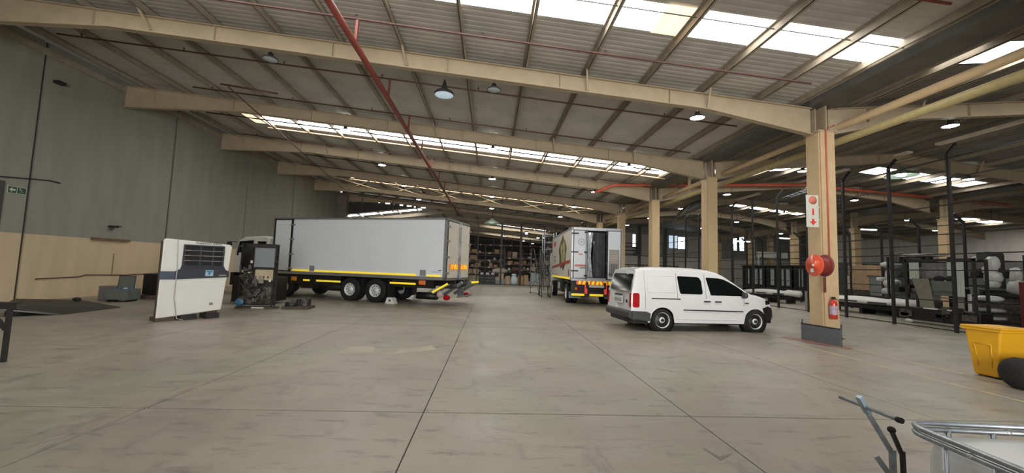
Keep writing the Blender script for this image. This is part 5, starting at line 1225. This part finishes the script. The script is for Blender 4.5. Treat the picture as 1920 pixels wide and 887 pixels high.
tk.build('tank', mat('translucent_white_tank', (.60, .62, .64), .35, 0, .06, 2), t)
MB().lathe([(0, 1.17), (.08, 1.17), (.085, 1.13)], (IW/2, -ID/2, 0), n=20).build('screw_cap', mat('tank_cap', (.5, .1, .08), .4), t)
MB().bar((.02, -.68, IT-.02), (IW, -.72, IT-.02), .05, .012).build('top_strap', mat('dark_strap', (.08, .08, .085), .4, .5), t)
for x in (0, .53, 1.08): MB().box(x, x+.12, -ID, 0, 0, .12).build('pallet_foot', GALV, t)
# folding trolley handle
t = thing('sack_trolley', 'galvanised trolley with T handle leaning beside the bulk container', 'trolley', (1.83, 1.98, 0))
t.location = (0, 0, 0)
MB().tube([(1.67, 1.86, 1.095), (1.672, 1.585, 1.09)], .0085, 10).build('handle_bar', GALV, t)
MB().tube([(1.672, 1.595, 1.09), (1.672, 1.575, 1.09)], .0115, 10).build('handle_end_cap', RUB, t)
MB().bar((1.645, 1.735, 1.135), (1.685, 1.735, 1.065), .024, .018).build('handle_socket', mat('galv_blue', (.32, .42, .50), .35, .7), t)
MB().bar((1.645, 1.74, 1.135), (1.765, 1.71, .905), .010, .018).build('handle_plate', GALV, t)
MB().bar((1.765, 1.71, .92), (1.765, 1.71, .10), .012, .024).build('handle_plate', GALV, t)
MB().bar((1.765, 1.71, 1.0), (1.80, 1.70, .90), .014, .014).build('lock_arm', BLKM, t); MB().bar((1.80, 1.70, .92), (1.81, 1.70, .1), .014, .014).build('lock_arm', BLKM, t)
MB().blob((1.765, 1.71, 1.005), (.015, .016, .014)).build('knob', RUB, t)
MB().bar((1.70, 1.72, .89), (1.755, 1.70, .80), .01, .02).build('side_lug', GALV, t)
MB().tube([(1.85, 1.70, .72), (1.95, 1.66, .64), (2.0, 1.7, .3)], .02, 8).build('strap', RUB, t)
MB().box(1.5, 2.1, 1.55, 1.9, .06, .12).build('bed', BLK, t)
for x in (1.5, 2.1): MB().lathe([(0, -.025), (.07, -.025), (.08, 0), (.07, .025), (0, .025)], (x, 1.72, .08), ax='x', n=16).build('wheel', RUB, t)

# ---------------- goods and machines behind the black fence ----------------
def lump(name, label, cat, loc, blobs, M=WRAP, extra=None):
    t = thing(name, label, cat, loc)
    for (c_, r_) in blobs: MB().blob(c_, r_, jit=.12, sq=2.6, n=12).build('wrapped_bundle', M, t)
    if extra: extra(t)
    return t
# dark frame machine with pale upright panels
t = thing('frame_machine', 'dark machine frame with pale green upright panels behind the fence', 'machine', (17.15, 13.4, 0)); t.scale.x = .36
MB().box(0, 1.4, -.1, 2.6, .12, .62).build('machine_base', BLK, t, bevel=.03)
for i in range(10): y = random.uniform(-.1, 2.3); z = random.uniform(.1, .55); MB().box(-.12, .02, y, y+random.uniform(.15, .5), z, z+random.uniform(.08, .3)).build('base_part', random.choice((BLK, MACH, BLKM)), t, bevel=.02)
for (y, x) in ((0, 0), (2.35, 0), (0, 1.3), (2.35, 1.3)): MB().box(x-.05, x+.05, y-.05, y+.05, .6, 2.52).build('upright', BLKM, t)
MB().box(-.05, .05, -.05, 2.4, 2.45, 2.55).build('top_beam', BLKM, t); MB().box(0, 1.3, 2.33, 2.38, 2.45, 2.5).build('top_beam', BLKM, t)
for (a, b_, c_, d_) in ((1.85, 2.22, 1.75, 2.42), (.32, .60, 1.15, 2.42), (.70, .85, 1.9, 2.42)): MB().box(.0, .04, a, b_, c_, d_).build('pale_panel', PALEG, t, bevel=.008)
MB().box(.5, .54, .6, 1.9, 1.8, 2.4).build('grey_screen', mat('screen_grey', (.2, .2, .2), .5, 0, .3, 8), t)
MB().bar((-.14, 1.45, .70), (-.14, 1.85, 1.78), .035, .62, up=(0, 1, 0)).build('old', OLV, t) if False else None
MB().add([(-.1, 1.30, .66), (-.1, 1.78, .66), (-.02, 2.12, 1.78), (-.02, 1.50, 1.78), (-.06, 1.30, .66), (-.06, 1.78, .66), (.02, 2.12, 1.78), (.02, 1.50, 1.78)], [(0, 1, 2, 3), (7, 6, 5, 4), (0, 4, 5, 1), (1, 5, 6, 2), (2, 6, 7, 3), (3, 7, 4, 0)]).build('leaning_board', OLV, t)
MB().box(.1, .9, .65, 1.45, 1.15, 1.70).build('grey_bench', GRNG, t, bevel=.02)
for z in (1.05, 1.30): MB().box(.02, .1, .62, 1.6, z, z+.035).build('bench_rail', GUT, t)
for y in (.85, 1.25): MB().blob((.4, y, 1.78), (.25, .2, .12)).build('black_cushion', RUB, t)
for (y, w_) in ((1.2, .5), (.72, .15)): MB().box(-.14, -.08, y, y+w_, .60, .65).build('white_edge', WHP, t)
for y in (-.02, .35, 2.3): MB().blob((-.05, y, .07), (.12, .17, .07)).build('white_foot', WHP, t)
# long low white bodies lying on dark stands
def low_body(label, loc, L_, rz):
    t = thing('moulded_body', label, 'body panel', loc, rz)
    V_ = []; n = 16; k = 9
    for i in range(n+1):
        u = i/n; x = L_*u; w_ = .55*(1-abs(2*u-1)**4*.4); h_ = .16+.12*math.sin(PI*min(1, u*1.15))+(.12 if u > .78 else 0)
        for j in range(k): a = PI*j/(k-1); V_.append((x, w_*math.cos(a), .55+h_*math.sin(a)**.7))
        V_.append((x, 0, .42))
    kk = k+1
    MB().add(V_, [(i*kk+j, i*kk+(j+1) % kk, (i+1)*kk+(j+1) % kk, (i+1)*kk+j) for i in range(n) for j in range(kk)]+[tuple(range(kk)), tuple(n*kk+j for j in range(kk))], 0, True).build('body_shell', WHP, t)
    MB().box(.2, L_-.3, -.4, .4, .25, .45).build('dark_stand', BLK, t, bevel=.03)
    for x in (.4, L_/2, L_-.6): MB().box(x, x+.15, -.42, .42, 0, .28).build('stand_leg', BLK, t)
    MB().box(L_*.3, L_*.5, -.57, -.5, .56, .62).build('dark_slot', BLK, t); MB().box(L_*.62, L_*.8, -.57, -.5, .5, .62).build('dark_slot', DG, t)
    return t
low_body('long white moulded body on dark stands, right of the hose reel column', (18.4, 21.3, 0), 4.3, math.radians(-82))
low_body('long white moulded body on dark stands, in front of the van bonnet', (17.8, 27.2, 0), 3.4, math.radians(-65))
tag(MB().box(16.6, 17.1, 18.9, 19.5, 0, .5).build('grey_crate', mat('crate_dull', (.18, .18, .17), .7)), 'dull grey crate behind the fence beside the near column', 'crate')
tag(MB().box(15.9, 16.3, 19.0, 19.6, 0, 1.0).build('pale_crate', mat('crate_pale', (.28, .28, .25), .7)), 'pale upright crate behind the fence, left of the near column', 'crate')
# wrapped stacks
lump('wrapped_stack', 'white plastic-wrapped stack with dark rack, right of tan boxes', 'wrapped goods', (20.0, 19.6, 0), [((.2, -.3, 2.45), (.35, .38, .16)), ((.2, -.35, 1.5), (.3, .33, .22)), ((.2, -.3, 1.95), (.2, .2, .4)), ((.2, -.3, 1.1), (.3, .36, .22)), ((.1, .1, 1.7), (.2, .2, .12))],
     extra=lambda t: (MB().box(-.4, .9, -.8, .4, .0, .85).build('dark_base', BLK, t)))
t = thing('machine_rack', 'dark cluttered rack of machine parts under white sheet behind the fence', 'rack', (19.45, 16.9, 0))
for (x, y) in ((0, 0), (1, 0), (0, 1.8), (1, 1.8)): MB().box(x-.04, x+.04, y-.04, y+.04, 0, 2.8).build('upright', BLKM, t)
for z in (.3, 1.1, 1.8, 2.5): MB().box(0, 1, 0, 1.8, z, z+.05).build('shelf', BLKM, t)
for i in range(26):
    y = random.uniform(0, 1.6); z = random.choice((.35, 1.15, 1.85, 2.55)); MB().box(random.uniform(-.1, .3), .8, y, y+random.uniform(.1, .4), z, z+random.uniform(.12, .5)).build('part_box', random.choice((MACH, BLKM, GRNG, DG, MACH)), t, bevel=.03)
MB().blob((.4, .7, 2.85), (.5, 1.1, .08), jit=.1).build('white_sheet', WRAP, t)
t = thing('machine_rack', 'second dark rack with grey boxes on top, left of fence post with the cream column', 'rack', (21.25, 15.6, 0))
for (x, y) in ((0, 0), (1, 0), (0, 1.8), (1, 1.8)): MB().box(x-.04, x+.04, y-.04, y+.04, 0, 2.9).build('upright', BLKM, t)
for z in (.3, 1.1, 1.9, 2.6): MB().box(0, 1, 0, 1.8, z, z+.05).build('shelf', BLKM, t)
for i in range(16):
    y = random.uniform(0, 1.5); z = random.choice((.35, 1.15, 1.95, 2.65)); MB().box(random.uniform(-.1, .3), .8, y, y+random.uniform(.2, .5), z, z+random.uniform(.15, .45)).build('part_box', random.choice((MACH, BLKM, GRNG, DG, WHP)), t, bevel=.03)
# right-hand goods
def shelf_bits(t):
    MB().box(-.5, -.44, .25, .33, .3, 1.25).build('white_post', WHP, t)
    for z, h_ in ((1.05, .12), (.66, .10), (.38, .08)): MB().blob((-.1, -.1+z*.1, z+.06), (.32, .38, h_), sq=2.4, jit=.08).build('white_cushion', WRAP, t)
    for z in (.3, .62, 1.0): MB().box(-.5, .5, -.6, .35, z-.04, z).build('shelf', BLKM, t)
lump('wrapped_stack', 'white wrapped cushions on low shelves behind the yellow bin', 'wrapped goods', (18.2, 13.75, 0), [], extra=shelf_bits)
def tab(t):
    MB().box(-.6, .7, -.4, .6, 1.42, 1.48).build('table_top', GRNG, t)
    for (x, y) in ((-.5, -.3), (.6, -.3), (-.5, .5), (.6, .5)): MB().box(x-.03, x+.03, y-.03, y+.03, 0, 1.42).build('leg', BLKM, t)
    MB().box(-.4, .5, -.3, .4, .2, 1.0).build('dark_box', MACH, t)
lump('wrapped_stack', 'tall white wrapped bundles on a table, left of the maroon rack', 'wrapped goods', (19.9, 15.0, 0), [((.1, .0, 2.45), (.20, .18, .30)), ((.1, .0, 1.9), (.26, .24, .24)), ((-.2, -.2, 1.62), (.2, .16, .14)), ((.1, .1, 2.2), (.2, .2, .2))], extra=tab)
lump('wrapped_stack', 'white wrapped bundle next to the maroon rack near right edge', 'wrapped goods', (19.6, 14.05, 0), [((.1, 0, 1.55), (.24, .28, .28)), ((.1, .05, 2.0), (.14, .15, .3))], extra=lambda t: (MB().box(-.5, .6, -.6, .45, 1.2, 1.3).build('table_top', BLKM, t), MB().box(-.4, .5, -.6, .5, .1, 1.2).build('dark_box', MACH, t)))
t = thing('maroon_rack', 'maroon steel rack cut off by the right picture edge', 'rack', (18.35, 12.2, 0))
for (x, y) in ((0, 0), (.8, 0), (0, .75), (.8, .75)): MB().box(x-.07, x+.07, y-.07, y+.07, 0, 1.75).build('upright', MAROON, t)
for z in (.4, .75, 1.1, 1.5): MB().box(-.05, .85, -.1, .8, z, z+.10).build('shelf', MAROON, t)
MB().blob((.4, .35, 1.85), (.35, .4, .2), jit=.15).build('pinkish_bundle', mat('pinkish_wrap', (.40, .25, .22), .6), t)
t = thing('white_canopy', 'white sloping cover at the right edge above maroon rack', 'cover', (22.5, 14.6, 2.5))
MB().prism([(-.8, 0), (.8, 0), (0, .35)], -1.2, .3, ax='y').build('cover_sheet', WHP, t); MB().box(-.04, .04, -.5, -.42, -2.5, 0).build('post', BLKM, t)
# tan boxes and the plant behind the columns
t = thing('carton_stack', 'stack of brown cartons behind fence between two cream columns', 'box', (24, 24.6, 0))
for (x, y, z, a, b_, c_, M_) in ((0, 0, 0, 1.2, 1.6, 1.0, MACH), (0, .0, 1.0, 1.0, .8, .95, CARD), (0, .85, 1.0, 1.0, .7, .9, CARD2), (.1, -.1, 1.95, 1.0, 1.4, .65, CARD)): MB().box(x, x+a, y, y+b_, z, z+c_).build('carton', M_, t)
t = thing('panel_machines', 'row of dark cabinets with pale upright doors behind the fence', 'cabinets', (22.5, 27.5, 0), math.radians(8))
for i in range(5):
    y = i*1.25; c_ = MB().box(0, 1.2, y, y+1.1, 0, 2.45).build('cabinet', BLK, t, bevel=.02)
    for yy in ((.15, .45), (.68, .95)) if i % 2 else ((.3, .62),): MB().box(-.03, .0, y+yy[0], y+yy[1], 1.0, 2.3).build('pale_door', mat('pale_grey_door', (.33, .36, .36), .4), c_)
MB().box(-.1, 1.3, -.1, 6.1, 2.45, 2.55).build('top_rail', BLKM, t)
t = thing('white_hoarding', 'white box beam raised on a thin post behind the left fence', 'beam', (27.5, 40, 0)); MB().box(0, 3.2, 0, .3, 3.6, 4.2).build('beam_box', WHP, t); MB().box(0, .15, 0, .1, 0, 3.6).build('post', WHP, t)
t = thing('blue_grey_cabinet', 'tall grey filing cabinet behind the fence, right of the brown cartons', 'cabinet', (23.0, 22.3, 0)); MB().box(0, .8, 0, 1.0, 0, 1.9).build('cabinet_body', GRNG, t); 
for z in (.5, .95, 1.4): MB().box(-.02, 0, .08, .92, z, z+.4).build('drawer', mat('drawer_grey', (.22, .24, .24), .5), t)
# lamps added to brighten the right wall of the farthest hall
for i, (x, y) in enumerate([(33, 16), (40, 18), (40, 42), (33, 44)]): dup(lp, (x, y, 6.6), label='added fill lamp of the farthest right hall, %s' % ['nearest left one', 'nearest right one', 'back right one', 'back left one'][i])
